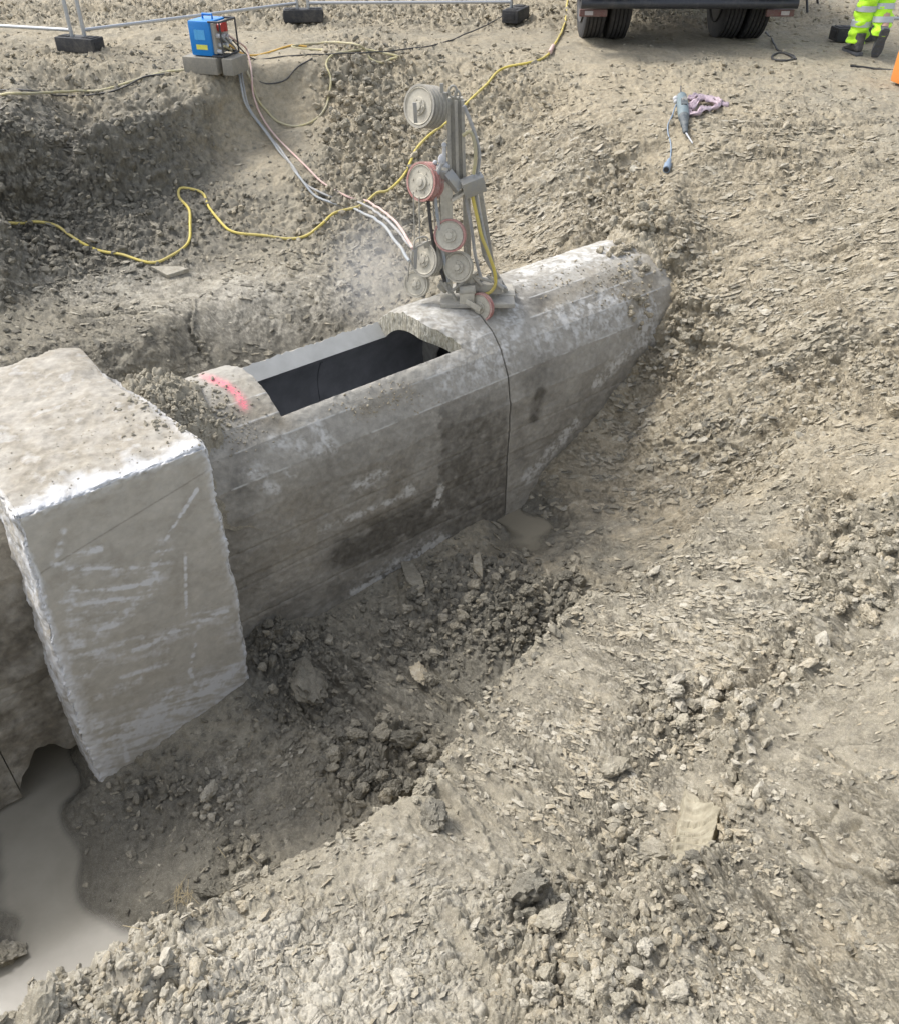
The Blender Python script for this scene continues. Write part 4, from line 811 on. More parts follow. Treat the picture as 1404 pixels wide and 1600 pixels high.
named = [(820, 1392, 40, 'dark', 'large dark pointed clod in the gully at the lower right', (.8, .75, 1.1)), (958, 1200, 24, 'grey', 'single round grey clod alone on the near clay slope', (1, .9, .9)),
    (1385, 1365, 24, 'tan', 'light tan stone at the right edge of the photo', (1, .7, .9)), (480, 1072, 50, 'dark', 'broad flat topped clay lump near the foot of the sawn block', (1.05, .75, .55)), (868, 1445, 36, 'grey', 'grey slab of clay beside the dark pointed clod', (.9, .8, .7)),
    (1012, 1330, 30, 'grey', 'flat grey clay slab beside the torn yellow scar', (1.2, .7, .5)), (92, 1480, 19, 'dark', 'small dark clod sticking out of the water', (1.1, .9, .8)), (995, 350, 22, 'tan', 'largest tan clod lying on the buried culvert end', (1.1, .9, .8)),
    (330, 1236, 17, 'pale', 'white crumbly lump at the pit bottom in front of the block', (1.2, .8, .6)), (672, 1278, 26, 'dark', 'dark curled clay lump on the edge of the near slope', (.9, 1.2, .8)), (1395, 640, 26, 'tan', 'rounded tan clod at the right edge among crumbs', (1, .9, .8)),
    (655, 1052, 17, 'tan', 'yellowish clod on the streaked pit floor', (1.2, .8, .6)), (10, 1495, 34, 'grey', 'grey lump at the left edge of the photo beside the water', (1, 1, .7)), (70, 1590, 44, 'grey', 'round muddy lump at the bottom left on the water edge', (1.1, .9, .6)), (380, 1372, 19, 'grey', 'biggest clod of the small pile above the near bank edge', (.9, 1, 1)), (327, 1394, 19, 'dark', 'reddish brown clod by the straw at the pit bottom', (1.3, .8, .6)),
    (640, 1160, 26, 'dark', 'broad clod at the upper end of the clod pile', (1.3, .9, .7)), (521, 1178, 16, 'grey', 'upright clod on the left of the clod pile', (.9, .9, 1.2)), (600, 1246, 16, 'tan', 'light brown clod low in the clod pile', (.8, .8, 1.2)), (740, 1445, 14, 'pale', 'small sharp pale chip on the near slope', (1.1, .8, .6))]
for px, py, r, k, lab, sc in named: clod(px, py, r, k, lab, None, sc=sc, sink=.45)
NAMED_OK = list(named)
def pile(n, cx, cy, rx, ry, r0, r1, kinds, label, group, sink=.3):
    k = 0; made = []
    while k < n:
        a = random.uniform(0, 6.28); q = math.sqrt(random.random()); px = cx + rx * q * math.cos(a); py = cy + ry * q * math.sin(a)
        if not (-15 < px < 1420 and -10 < py < 1615): continue
        rr2 = r0 + (r1 - r0) * random.random() ** 2.2; clod(px, py, rr2, random.choice(kinds), label, group, sink=sink); made.append((C.objects[-1], px, py, rr2)); k += 1
    what = group[group.index(' '):].strip() if ' ' in group else group
    for key, word in ((lambda q: q[1], 'leftmost'), (lambda q: -q[1], 'rightmost'), (lambda q: q[2], 'uppermost'), (lambda q: -q[2], 'lowest'), (lambda q: -q[3], 'largest')):
        q = min(made, key=key); made.remove(q); q[0]['label'] = '%s of the %s' % (word, group if group[0] != ' ' else what)
pile(40, 600, 1190, 95, 70, 8, 19, ['dark', 'grey', 'grey'], 'brown clod in the pile behind the near bank edge', 'clods in the pile behind the near bank')
pile(44, 770, 930, 150, 75, 6, 14, ['grey', 'dark'], 'dark grey clod in the rubble beside the culvert', 'clods in the rubble beside the culvert')
pile(36, 560, 170, 80, 80, 6, 13, ['tan', 'tan', 'grey'], 'tan clod on the crumbled slope behind the saw', 'clods on the slope behind the saw')
pile(14, 385, 1345, 40, 45, 7, 13, ['grey', 'dark'], 'grey clod in the small pile above the near bank edge', 'clods in the small pile at the bank')
pile(18, 345, 1262, 45, 35, 4, 8, ['pale'], 'small white crumb scattered on the pit floor', 'white crumbs on the pit floor')
pile(26, 1340, 870, 55, 110, 8, 20, ['tan', 'grey'], 'crumbly tan clod along the seam at the right', 'clods along the right seam')
pile(22, 1100, 1110, 80, 50, 7, 16, ['grey', 'pale', 'tan'], 'grey clod in the hollow above the torn scar', 'clods in the hollow')
pile(16, 985, 345, 60, 22, 7, 14, ['tan', 'grey'], 'tan clod heaped over the buried culvert end', 'clods over the buried culvert end')
pile(12, 1062, 520, 35, 25, 6, 13, ['tan', 'grey', 'pale'], 'clod fallen beside the buried culvert end', 'clods fallen beside the culvert end')
pile(26, 950, 1530, 120, 60, 8, 22, ['grey', 'pale', 'tan'], 'crumbly clod at the bottom edge of the photo', 'clods at the bottom edge')
pile(14, 450, 1010, 50, 60, 6, 13, ['dark', 'grey'], 'dark clod between the block and the culvert foot', 'clods at the block foot')
pile(16, 590, 1030, 110, 60, 6, 15, ['grey', 'dark'], 'clod on the streaked pit floor', 'clods on the pit floor')
pile(10, 960, 390, 30, 12, 5, 9, ['tan'], 'crumb of earth lying on top of the buried culvert', 'crumbs on the culvert top')
pile(14, 1000, 460, 20, 60, 5, 11, ['tan', 'grey'], 'earth crumb clinging to the culvert end', 'crumbs at the culvert end')
# the 2 flat chips with a shape of their own
def chip(outline, th, mat, label, name, cat):
    P_ = [hit(px, py, .02) for px, py in outline]; c = sum(P_, Vector()) / len(P_); n = Vector((0, 0, 0))
    for a, b in zip(P_, P_[1:] + P_[:1]): n += (a - c).cross(b - c)
    n.normalize(); n = n if n.z > 0 else -n; bm = bmesh.new(); z0 = max((p - c).dot(n) for p in P_)
    P_ = [p - n * ((p - c).dot(n)) + n * (z0 * .3) for p in P_]
    t = [bm.verts.new(p + n * th) for p in P_]; b = [bm.verts.new(p - n * th) for p in P_]; bm.faces.new(t); bm.faces.new(b[::-1])
    for i in range(len(t)): j = (i + 1) % len(t); bm.faces.new((t[j], t[i], b[i], b[j]))
    bmesh.ops.recalc_face_normals(bm, faces=bm.faces); bmesh.ops.bevel(bm, geom=bm.edges[:], offset=.004, segments=1, affect='EDGES')
    me = bpy.data.meshes.new(name); bm.to_mesh(me); bm.free(); me.materials.append(mat); o = link(name, me); meta(o, label, cat); return o
chip([(626, 884), (643, 882), (660, 900), (667, 922), (652, 931), (634, 912)], .02, M['clod_grey'], 'flat grey concrete chip lying against the culvert foot', 'concrete_chip', 'concrete chip')
chip([(740, 872), (752, 871), (756, 890), (750, 908), (738, 892)], .015, M['clod_tan'], 'upright yellowish chip among the dark rubble', 'clay_chip', 'clay chip')
chip([(240, 420), (285, 418), (300, 426), (262, 432)], .02, M['clod_pale'], 'flat pale slab on the ledge below the yellow hose', 'stone_slab', 'stone slab')

# thousands of crumbs, too many to count: instanced on the surface
def instancer(name, cols, label):
    """cols: list of (points, scale, mesh list)"""
    objs = []
    for P_, Sc, kind in cols:
        me = bpy.data.meshes.new(name); me.vertices.add(len(P_)); me.vertices.foreach_set('co', np.asarray(P_, np.float32).ravel())
        a = me.attributes.new('sc', 'FLOAT', 'POINT'); a.data.foreach_set('value', np.asarray(Sc, np.float32))
        o = link(name, me); meta(o, label, kind='stuff'); objs.append(o)
        cl = bpy.data.collections.new('rock_set_' + kind)
        for r in ROCK_LO[kind]:
            q = bpy.data.objects.new('rock', r); cl.objects.link(q)
        g = bpy.data.node_groups.new('scatter_' + kind, 'GeometryNodeTree'); g.interface.new_socket('Geometry', in_out='INPUT', socket_type='NodeSocketGeometry'); g.interface.new_socket('Geometry', in_out='OUTPUT', socket_type='NodeSocketGeometry')
        N_ = g.nodes; i_ = N_.new('NodeGroupInput'); o_ = N_.new('NodeGroupOutput'); mp = N_.new('GeometryNodeMeshToPoints'); ip = N_.new('GeometryNodeInstanceOnPoints'); ci = N_.new('GeometryNodeCollectionInfo')
        ci.inputs['Collection'].default_value = cl; ci.inputs['Separate Children'].default_value = True; ci.inputs['Reset Children'].default_value = True
        na_ = N_.new('GeometryNodeInputNamedAttribute'); na_.data_type = 'FLOAT'; na_.inputs[0].default_value = 'sc'
        rv = N_.new('FunctionNodeRandomValue'); rv.data_type = 'FLOAT_VECTOR'; rv.inputs[0].default_value = (-.7, -.7, 0); rv.inputs[1].default_value = (.7, .7, 6.28)
        rs = N_.new('FunctionNodeRandomValue'); rs.data_type = 'FLOAT_VECTOR'; rs.inputs[0].default_value = (.7, .6, .5); rs.inputs[1].default_value = (1.25, 1.1, .95)
        vm = N_.new('ShaderNodeVectorMath'); vm.operation = 'SCALE'; k = g.links.new
        k(i_.outputs[0], mp.inputs[0]); k(mp.outputs[0], ip.inputs['Points']); k(ci.outputs[0], ip.inputs['Instance']); ip.inputs['Pick Instance'].default_value = True
        k(rv.outputs[0], ip.inputs['Rotation']); k(rs.outputs[0], vm.inputs[0]); k(na_.outputs[0], vm.inputs['Scale']); k(vm.outputs[0], ip.inputs['Scale']); k(ip.outputs[0], o_.inputs[0])
        md = o.modifiers.new('scatter', 'NODES'); md.node_group = g
    return objs
def flat_(me): me.polygons.foreach_set('use_smooth', np.zeros(len(me.polygons), bool)); return me
ROCK_LO = {k: [flat_(rock_mesh('crumb', 200 + i + 20 * j, M['clod_' + k], sub=2, planes=8, rough=.26)) for i in range(5)] for j, k in enumerate(('grey', 'dark', 'tan', 'pale'))}
inview = np.nonzero(_ok & (PD < 20))[0]
area = (PD[inview] ** 2)
def pick(weight, n):
    w_ = weight[inview] * 1.0; w_ = w_ / w_.sum(); return inview[rng.choice(len(inview), n, p=w_)]
fr = 1 - smooth
notwater = (Pd[:, 2] > -2.53)
_uu = Pd[:, 0] * UX + Pd[:, 1] * UY; _vv = -Pd[:, 0] * UY + Pd[:, 1] * UX
free = notwater & ~((_vv > 3.75) & (_vv < 4.9) & (_uu > -1.7) & (_uu < 5.3)) & ~((_vv > 3.46) & (_vv < 5.0) & (_uu > .28) & (_uu < 1.3))
sets = {k: ([], []) for k in ('grey', 'dark', 'tan', 'pale')}
isdark = np.clip(wet_shade * 1.3, 0, 1); istan = np.clip(tanr - .5 * wet_shade, 0, 1); ispale = np.clip(paler, 0, 1) * .6
tot = isdark + istan + ispale + .25
for n, wgt, a_, b_ in ((19000, (.035 + rub + .02 * streak) * fr * free, 1.2, 3.2), (10000, (rub ** 1.5 + .03) * fr * free, 2.5, 6.5), (2600, rub ** 2 * fr * free, 6, 11)):
    ids = pick(wgt, n); depth = PD[ids]; s_ = (a_ + (b_ - a_) * rng.random(n) ** 2.5) * depth / FPX if False else None
    # real sizes: crumbs are 3 to 40 mm; the picture scale only decides which are worth building
    base_r = {1.2: .0035, 2.5: .009, 6: .019}[a_]; top_r = {1.2: .011, 2.5: .022, 6: .038}[a_]
    s_ = (base_r + (top_r - base_r) * rng.random(n) ** 2.2) * np.clip(.55 + .13 * depth, .6, 1.5)
    pk = rng.random(n) * tot[ids]; kd = np.where(pk < isdark[ids], 0, np.where(pk < (isdark + istan)[ids], 1, np.where(pk < (isdark + istan + ispale)[ids], 2, 3)))
    for q, kk in enumerate(('dark', 'tan', 'pale', 'grey')):
        m_ = kd == q; sets[kk][0].append(Pd[ids[m_]] + n3[ids[m_]] * (s_[m_] * .3)[:, None]); sets[kk][1].append(s_[m_])
# thin torn flakes of clay, lying along the bucket strokes, one edge lifted
def flake_mesh(seed, mat):
    r = np.random.RandomState(seed); n = 11; a = np.sort(r.uniform(0, 2 * math.pi, n)); rad = r.uniform(.62, 1.1, n); X_ = np.cos(a) * rad; Y_ = np.sin(a) * rad * .60 * r.uniform(.8, 1.3); Z_ = .10 * r.uniform(-1, 1, n) - .10 * X_ ** 2
    top = [(x, y, z + .07) for x, y, z in zip(X_, Y_, Z_)]; bot = [(x * .86, y * .8 + .03, z - .09) for x, y, z in zip(X_, Y_, Z_)]
    V = top + bot + [(r.uniform(-.2, .2), r.uniform(-.1, .1), .13)]; F = [(i, (i + 1) % n, 2 * n) for i in range(n)] + [((i + 1) % n, i, n + i, n + (i + 1) % n) for i in range(n)] + [tuple(range(2 * n - 1, n - 1, -1))]
    me = bpy.data.meshes.new('flake'); me.from_pydata(V, [], F); me.materials.append(mat); return me
from mathutils import Euler
def flakes(kind, mat, ids, seed0):
    r = np.random.RandomState(seed0); n = len(ids); s_ = (.006 + .026 * r.rand(n) ** 2.2) * np.clip(.22 + .20 * PD[ids], .5, 1.7)
    t = np.stack([ca[ids], sa[ids], np.zeros(n)], -1); nn = n3[ids]; t = t - nn * (t * nn).sum(1)[:, None]; t /= np.linalg.norm(t, axis=1)[:, None]; b = np.cross(nn, t)
    tw = r.normal(0, .42, n); t2 = t * np.cos(tw)[:, None] + b * np.sin(tw)[:, None]; b2 = np.cross(nn, t2); tl = r.uniform(-.12, .42, n)[:, None]; yb = b2 * np.cos(tl) - nn * np.sin(tl); zz = np.cross(t2, yb)
    rot = np.array([Matrix(((t2[i, 0], yb[i, 0], zz[i, 0]), (t2[i, 1], yb[i, 1], zz[i, 1]), (t2[i, 2], yb[i, 2], zz[i, 2]))).to_euler()[:] for i in range(n)], np.float32)
    me = bpy.data.meshes.new('clay_flakes'); me.vertices.add(n); me.vertices.foreach_set('co', (Pd[ids] + nn * (s_ * .03)[:, None]).astype(np.float32).ravel())
    q = me.attributes.new('sc', 'FLOAT', 'POINT'); q.data.foreach_set('value', s_.astype(np.float32)); q = me.attributes.new('ro', 'FLOAT_VECTOR', 'POINT'); q.data.foreach_set('vector', rot.ravel())
    o = link('clay_flakes', me); meta(o, 'thin torn clay flakes covering the dug slopes', kind='stuff'); cl = bpy.data.collections.new('flake_set_' + kind)
    for k in range(6): cl.objects.link(bpy.data.objects.new('flake', flake_mesh(seed0 * 10 + k, mat)))
    g = bpy.data.node_groups.new('flakes_' + kind, 'GeometryNodeTree'); g.interface.new_socket('Geometry', in_out='INPUT', socket_type='NodeSocketGeometry'); g.interface.new_socket('Geometry', in_out='OUTPUT', socket_type='NodeSocketGeometry')
    N_ = g.nodes; i_ = N_.new('NodeGroupInput'); o_ = N_.new('NodeGroupOutput'); mp = N_.new('GeometryNodeMeshToPoints'); ip = N_.new('GeometryNodeInstanceOnPoints'); ci = N_.new('GeometryNodeCollectionInfo')
    ci.inputs['Collection'].default_value = cl; ci.inputs['Separate Children'].default_value = True; ci.inputs['Reset Children'].default_value = True; ip.inputs['Pick Instance'].default_value = True
    a1 = N_.new('GeometryNodeInputNamedAttribute'); a1.data_type = 'FLOAT'; a1.inputs[0].default_value = 'sc'; a2 = N_.new('GeometryNodeInputNamedAttribute'); a2.data_type = 'FLOAT_VECTOR'; a2.inputs[0].default_value = 'ro'
    rs = N_.new('FunctionNodeRandomValue'); rs.data_type = 'FLOAT_VECTOR'; rs.inputs[0].default_value = (.7, .6, .7); rs.inputs[1].default_value = (1.5, 1.2, 1.1)
    vm = N_.new('ShaderNodeVectorMath'); vm.operation = 'SCALE'; k = g.links.new; k(i_.outputs[0], mp.inputs[0]); k(mp.outputs[0], ip.inputs['Points']); k(ci.outputs[0], ip.inputs['Instance'])
    k(a2.outputs[0], ip.inputs['Rotation']); k(rs.outputs[0], vm.inputs[0]); k(a1.outputs[0], vm.inputs['Scale']); k(vm.outputs[0], ip.inputs['Scale']); k(ip.outputs[0], o_.inputs[0])
    md = o.modifiers.new('scatter', 'NODES'); md.node_group = g
clump = sstep(-.15, .45, perlin(np.stack([al * 5, pe * 11, P[:, 2] * 3], -1) + 33)) + .04
fw = (np.clip(streak, 0, 1) * 1.0 + .30 * np.clip(plate, 0, 1) + .10) * clump * (1 - smooth) * free * (1 - .7 * rub) * (.40 + .60 * sstep(2.4, 4.4, PD))
ids = pick(fw, 26000); pk = rng.random(len(ids)) * (isdark * .8 + istan * 1.2 + ispale + .3)[ids]; b1 = (isdark * .8)[ids]; b2_ = b1 + (istan * 1.2)[ids]; b3_ = b2_ + ispale[ids]
for kind, m_, sd0 in (('dark', pk < b1, 31), ('tan', (pk >= b1) & (pk < b2_), 32), ('pale', (pk >= b2_) & (pk < b3_), 33), ('grey', pk >= b3_, 34)): flakes(kind, M['clod_' + kind], ids[m_], sd0)
print('flakes', time.time() - T0)
# crumbs lying on the concrete
def on_concrete(L, kind):
    A_, B_ = [], []
    for (n, cx, cy, rx, ry, r0, r1) in L:
        for _ in range(n):
            px, py = random.gauss(cx, rx * .5), random.gauss(cy, ry * .5); d = Vector(ray(px, py).tolist()).normalized(); r = BV.ray_cast(Vector((0, 0, CAM_Z)), d)
            if r[0] is None or r[1].z * (1 if r[1].dot(d) < 0 else -1) < .35: continue
            s_ = r0 + (r1 - r0) * random.random() ** 2.5; A_.append(tuple(r[0] + Vector((0, 0, s_ * .25)))); B_.append(s_)
    sets[kind][0].append(np.array(A_)); sets[kind][1].append(np.array(B_))
on_concrete([(420, 300, 640, 80, 50, .005, .022), (160, 350, 680, 60, 40, .004, .012), (140, 250, 610, 50, 30, .006, .024), (60, 960, 440, 50, 40, .004, .014)], 'grey')
on_concrete([(160, 150, 680, 200, 120, .0025, .008), (130, 620, 620, 50, 24, .004, .012), (60, 560, 640, 40, 16, .004, .014), (160, 900, 440, 100, 40, .004, .014), (140, 990, 420, 40, 70, .006, .026)], 'tan')
on_concrete([(120, 150, 700, 220, 100, .002, .006)], 'pale')
instancer('loose_crumbs', [(np.concatenate(a), np.concatenate(b), k) for k, (a, b) in sets.items()], 'loose crumbs of clay strewn over the ground')
# torn scrape: one sheet of stepped smooth clay
_m = NT('fresh_clay'); M['fresh'] = _m.out(_m.ramp(_m.noise(26, 6, .6), [(.3, (.225, .20, .145)), (.5, (.285, .255, .185)), (.7, (.35, .32, .24))]), .7, _m.bump(_m.noise(70, 4), .004, .6))
q4 = [hit(*q) for q in ((1066, 1206), (1150, 1232), (1104, 1372), (1040, 1352))]; n = 90; av = np.linspace(0, 1, n); A_, B_ = np.meshgrid(av, av, indexing='ij'); q4 = np.array([list(q) for q in q4])
Q = (q4[0] * (1 - A_[..., None]) + q4[1] * A_[..., None]) * (1 - B_[..., None]) + (q4[3] * (1 - A_[..., None]) + q4[2] * A_[..., None]) * B_[..., None]
N2_ = np.stack([A_ * 1.4, B_ * 3, A_ * 0], -1).reshape(-1, 3); s_ = (B_ * 9 + A_ * 2.6).ravel() + .55 * perlin(N2_) + .12 * perlin(N2_ * 5); sw = s_ - np.floor(s_); sw = np.where(sw > .88, (1 - sw) / .12 * .88, sw)
edge = np.minimum(np.minimum(A_, 1 - A_), np.minimum(B_, 1 - B_)).ravel() + .05 * perlin(N2_ * 3); 
Q = Q.reshape(-1, 3); Q[:, 2] = (blur(height_at(Q[:, 0], Q[:, 1]).reshape(n, n), 5).ravel() + .010); Q[:, 2] += .026 * sw + .006 * perlin(N2_) + .012 * RND[np.floor(s_).astype(int) % 1024, 0] - .10 * (1 - sstep(0, .14, edge)) + .012
o = link('clay_scrape', np_mesh('clay_scrape', Q, grid_faces(n, n), M['fresh'], False)); meta(o, 'smooth yellowish clay torn into steps in the near slope', 'clay scrape')
# straw
mb = MB()
for _ in range(34):
    a = random.uniform(0, 3.14); c = hit(random.gauss(283, 9) , random.gauss(1400, 9), .008); L_ = random.uniform(.02, .05); mb.cyl(c - Vector((math.cos(a), math.sin(a), .1)) * L_, c + Vector((math.cos(a), math.sin(a), .15)) * L_, .0011, n=5)
for px, py in ((105 * 2, 1450), (345, 1330), (395, 1345), (500, 1270), (395, 1160), (245, 1480)):
    a = random.uniform(0, 3.14); c = hit(px, py, .008); mb.cyl(c - Vector((math.cos(a), math.sin(a), .1)) * .04, c + Vector((math.cos(a), math.sin(a), .1)) * .04, .0013, n=5)
o = mb.build('straw', M['straw']); meta(o, 'dry straw stems strewn on the pit floor', kind='stuff')
print('clods', time.time() - T0)

# ------------------------------------------------------------------ hoses and cables
def hose(name, P_, r, mat, label, cat, step=.03, group=None):
    pts_ = [hit(p[0], p[1], r * .7 + (p[2] if len(p) > 2 else 0)) if not isinstance(p, Vector) else p for p in P_]
    Q = spline(pts_, step); nq = len(Q); j1 = perlin(np.stack([np.arange(nq) * .09, np.full(nq, len(C.objects) * 1.7), np.zeros(nq)], -1)); j2 = perlin(np.stack([np.arange(nq) * .11, np.full(nq, len(C.objects) * 1.7 + 9), np.zeros(nq)], -1))
    Q = [q + Vector((float(a_) * .014, 0, float(b_) * .008)) * min(1, i * .2, (nq - 1 - i) * .2) for i, (q, a_, b_) in enumerate(zip(Q, j1, j2))]
    mb = MB(); mb.tube(Q, r, 8); o = mb.build(name, mat); meta(o, label, cat, group); return o
# ------------------------------------------------------------------ wire saw on the culvert crest
SY = 5.55
def S_(px, py, dy=0.): return Vector(aty(px, py, SY + dy))
saw = empty('wire_saw', S_(722, 455)); meta(saw, 'tall dusty wire saw with red rimmed pulleys standing on the culvert', 'wire saw')
class P3(MB):
    def build(s, name, mat, parent=None, **k):
        off = Vector((0, 0, 0)); q = parent
        while q is not None: off += q.location; q = q.parent
        bmesh.ops.translate(s.bm, verts=s.bm.verts, vec=-off); return super().build(name, mat, parent, **k)
def bar(a, b, w, t, mb=None, up=Vector((0, -1, 0))):
    mb = mb or P3(); a = Vector(a); b = Vector(b); z = (b - a).normalized(); x = z.cross(up).normalized(); y = z.cross(x); R = Matrix((x, y, z)).transposed()
    mb.box((a + b) / 2, (w, t, (b - a).length), R, .002); return mb
def pulley(c, ax, r, wd, label, face='slurry', rim='red_rubber', holes=0, stack=1):
    ax = Vector(ax).normalized()
    for i in range(stack):
        cc = c - ax * (wd * 1.08 * i); g_ = link('pulley', None, saw) if False else None
        mb = P3(); mb.lathe(cc, ax, [(r * .4, -wd * .3), (r * .86, -wd * .3), (r * .90, -wd / 2), (r, -wd / 2), (r, -wd * .28), (r * .88, -wd * .08), (r * .88, wd * .08), (r, wd * .28), (r, wd / 2), (r * .90, wd / 2), (r * .86, wd * .3), (r * .4, wd * .3)], 40)
        p = mb.build('pulley', M[rim], saw); 
        if i == 0 and label: p['label'] = label
        mb = P3(); mb.lathe(cc, ax, [(r * .80, -wd * .4), (r * .87, -wd * .3), (r * .87, wd / 2 - .002), (r * .84, wd / 2 + .002), (r * .78, wd / 2 - .004), (r * .42, wd / 2 - .005), (r * .40, wd / 2 + .006), (r * .22, wd / 2 + .006), (r * .20, wd / 2 + .016), (r * .10, wd / 2 + .018)], 40)
        if holes and i == 0:
            q = ax.to_track_quat('Z', 'Y')
            for k in range(holes):
                a = 6.283 * k / holes; h = cc + q @ Vector((math.cos(a) * r * .55, math.sin(a) * r * .55, wd / 2 - .003)); mb.cyl(h, h + ax * .004, r * .05, n=10)
        if i == 0 and not holes:
            q = ax.to_track_quat('Z', 'Y')
            for k in range(6): a = 6.283 * k / 6; h = cc + q @ Vector((math.cos(a) * r * .30, math.sin(a) * r * .30, wd / 2 + .005)); mb.cyl(h, h + ax * .007, r * .055, n=6)
        o = mb.build('hub', M[face], p)
        # p's own location is zero relative to the saw, so the hub keeps world coordinates minus the saw's
AXL = Vector((-.62, -.74, .22))
pulley(S_(657, 166), AXL, .120, .032, 'stack of four worn grey pulleys at the top', 'slurry', 'steel_dusty', 0, 4)
pulley(S_(661, 284), AXL, .118, .045, 'thick red rimmed pulley with small bolt holes', 'slurry', 'red_rubber', 6, 2)
pulley(S_(703, 368, -.05), Vector((-.25, -.93, .3)), .103, .04, 'middle red rimmed pulley')
pulley(S_(716, 417, -.06), Vector((-.4, -.88, .25)), .100, .036, 'plain clay coated pulley', 'slurry', 'slurry')
pulley(S_(664, 405, .0), AXL, .115, .032, 'lower stack of grey pulleys', 'slurry', 'steel_dusty', 0, 4)
pulley(S_(651, 443, .02), Vector((-.45, -.86, .25)), .092, .036, 'small pale pulley lowest on the left', 'slurry', 'slurry')
pulley(S_(750, 480, -.08), Vector((-.55, -.80, .15)), .098, .038, 'lowest red edged pulley resting near the culvert top')
def part(name, mat, mb, label=None):
    o = mb.build(name, M[mat], saw)
    if label: o['label'] = label
    return o
# mast: grooved rail
mb = P3(); bar(S_(711, 152, .07), S_(714, 288, .07), .085, .05, mb); bar(S_(700, 158, .05), S_(703, 285, .05), .022, .05, mb); bar(S_(722, 156, .05), S_(725, 285, .05), .020, .05, mb); bar(S_(711.5, 156, .035), S_(714.5, 285, .035), .02, .03, mb)
part('mast', 'steel_dusty', mb)
mb = P3(); bar(S_(737, 288, .12), S_(757, 400, .10), .035, .03, mb); bar(S_(757, 400, .10), S_(790, 455, .10), .03, .03, mb); bar(S_(748, 288, .16), S_(771, 430, .16), .03, .03, mb); bar(S_(728, 288, .1), S_(730, 445, .1), .05, .04, mb)
part('support_leg', 'steel_dusty', mb)
mb = P3(); bar(S_(697, 282, .0), S_(698, 345, .0), .075, .05, mb); bar(S_(698, 345, .0), S_(700, 450, .0), .055, .04, mb)
part('column', 'slurry', mb)
mb = P3(); bar(S_(680, 268, .0), S_(700, 272, -.02), .05, .05, mb, Vector((0, -.3, 1))); bar(S_(698, 270, -.02), S_(718, 296, -.04), .06, .05, mb, Vector((0, -.6, .8))); bar(S_(722, 296, -.05), S_(755, 283, -.02), .075, .10, mb, Vector((0, -.2, 1)))
part('carriage', 'alu_dusty', mb)
mb = P3(); bar(S_(716, 302, -.02), S_(718, 305, -.02), .11, .09, mb); part('clamp', 'slurry', mb)
mb = P3(); bar(S_(684, 165, .03), S_(705, 158, .05), .04, .02, mb); bar(S_(690, 130, .03), S_(691, 172, .03), .022, .012, mb); bar(S_(684, 150, .03), S_(700, 148, .05), .03, .012, mb); part('pulley_bracket', 'alu_dusty', mb)
mb = P3(); mb.tube([S_(703 + 6 * math.cos(a) + 4, 143 + 9 * math.sin(a), .04) for a in np.linspace(-.4, 5.9, 22)], .007, 8); mb.tube([S_(714 + 4 * math.cos(a), 148 + 6 * math.sin(a), .04) for a in np.linspace(0, 6.2, 16)], .006, 8); part('lifting_hook', 'alu_dusty', mb)
for a, b in (((648, 160), (650, 192)), ((650, 388), (649, 420))):
    mb = P3(); bar(S_(a[0], a[1], -.09), S_(b[0], b[1], -.09), .022, .012, mb); part('pulley_arm', 'alu_dusty', mb)
mb = P3(); mb.tube(spline([S_(646, 388, -.1), S_(650, 374, -.08), S_(665, 370, -.06), S_(668, 377, -.06), S_(655, 384, -.08), S_(646, 388, -.1)], .01), .006, 8); bar(S_(662, 384, -.02), S_(688, 374, .02), .04, .015, mb); part('wire_guard', 'steel_dusty', mb)
mb = P3(); bar(S_(728, 470, -.08), S_(750, 484, -.13), .035, .02, mb); mb.box(S_(729, 463, -.06), (.10, .05, .11), None, .01); part('pulley_fork', 'slurry', mb)
mb = P3()
for (px, py, sx, sy, sz) in ((691, 250, .055, .05, .075), (685, 262, .04, .04, .04), (697, 259, .05, .05, .05), (680, 254, .03, .03, .03)): mb.ball(S_(px, py, .04), .5, (sx, sy, sz))
mb.cyl(S_(694, 250, .03), S_(694, 228, .03), .012, n=10); mb.ball(S_(694, 227, .03), .017); part('hose_fittings', 'white_metal', mb)
mb = P3(); mb.cyl(S_(712, 446, .03), S_(750, 448, .03), .05, n=18); mb.cyl(S_(735, 440, .0), S_(735, 425, .0), .035, n=16); mb.box(S_(765, 446, .05), (.16, .14, .07), None, .01); mb.cyl(S_(718, 455, -.06), S_(742, 452, -.06), .03, n=14); mb.cyl(S_(690, 452, .05), S_(700, 440, .05), .04, n=14); part('drive_motor', 'steel_dusty', mb)
mb = P3()
for a, b in (((700, 445), (712, 470)), ((688, 438), (703, 458)), ((715, 455), (740, 470)), ((745, 425), (705, 455)), ((725, 420), (752, 445)), ((742, 432), (768, 440)), ((690, 420), (698, 452)), ((760, 430), (785, 452))): mb.cyl(S_(*a, -.02), S_(*b, -.03), .011, n=8)
part('linkage_rods', 'steel_dusty', mb)
mb = P3(); mb.box(S_(745, 462, .08), (.50, .34, .03), None, .004); mb.box(S_(790, 458, .10), (.12, .12, .02), None, .004); part('base_plate', 'steel_dusty', mb)
for (x0, y0, x1, y1, d0, d1) in ((646, 300, 648, 388, -.04, -.05), (655, 308, 656, 380, -.05, -.05), (676, 300, 682, 390, .02, .02), (686, 302, 690, 372, .03, .0), (688, 390, 690, 350, -.02, .0), (640, 408, 637, 440, -.03, 0), (726, 385, 733, 430, -.04, -.04)):
    mb = P3(); mb.cyl(S_(x0, y0, d0), S_(x1, y1, d1), .0045, n=6); part('saw_wire', 'steel_dusty', mb)
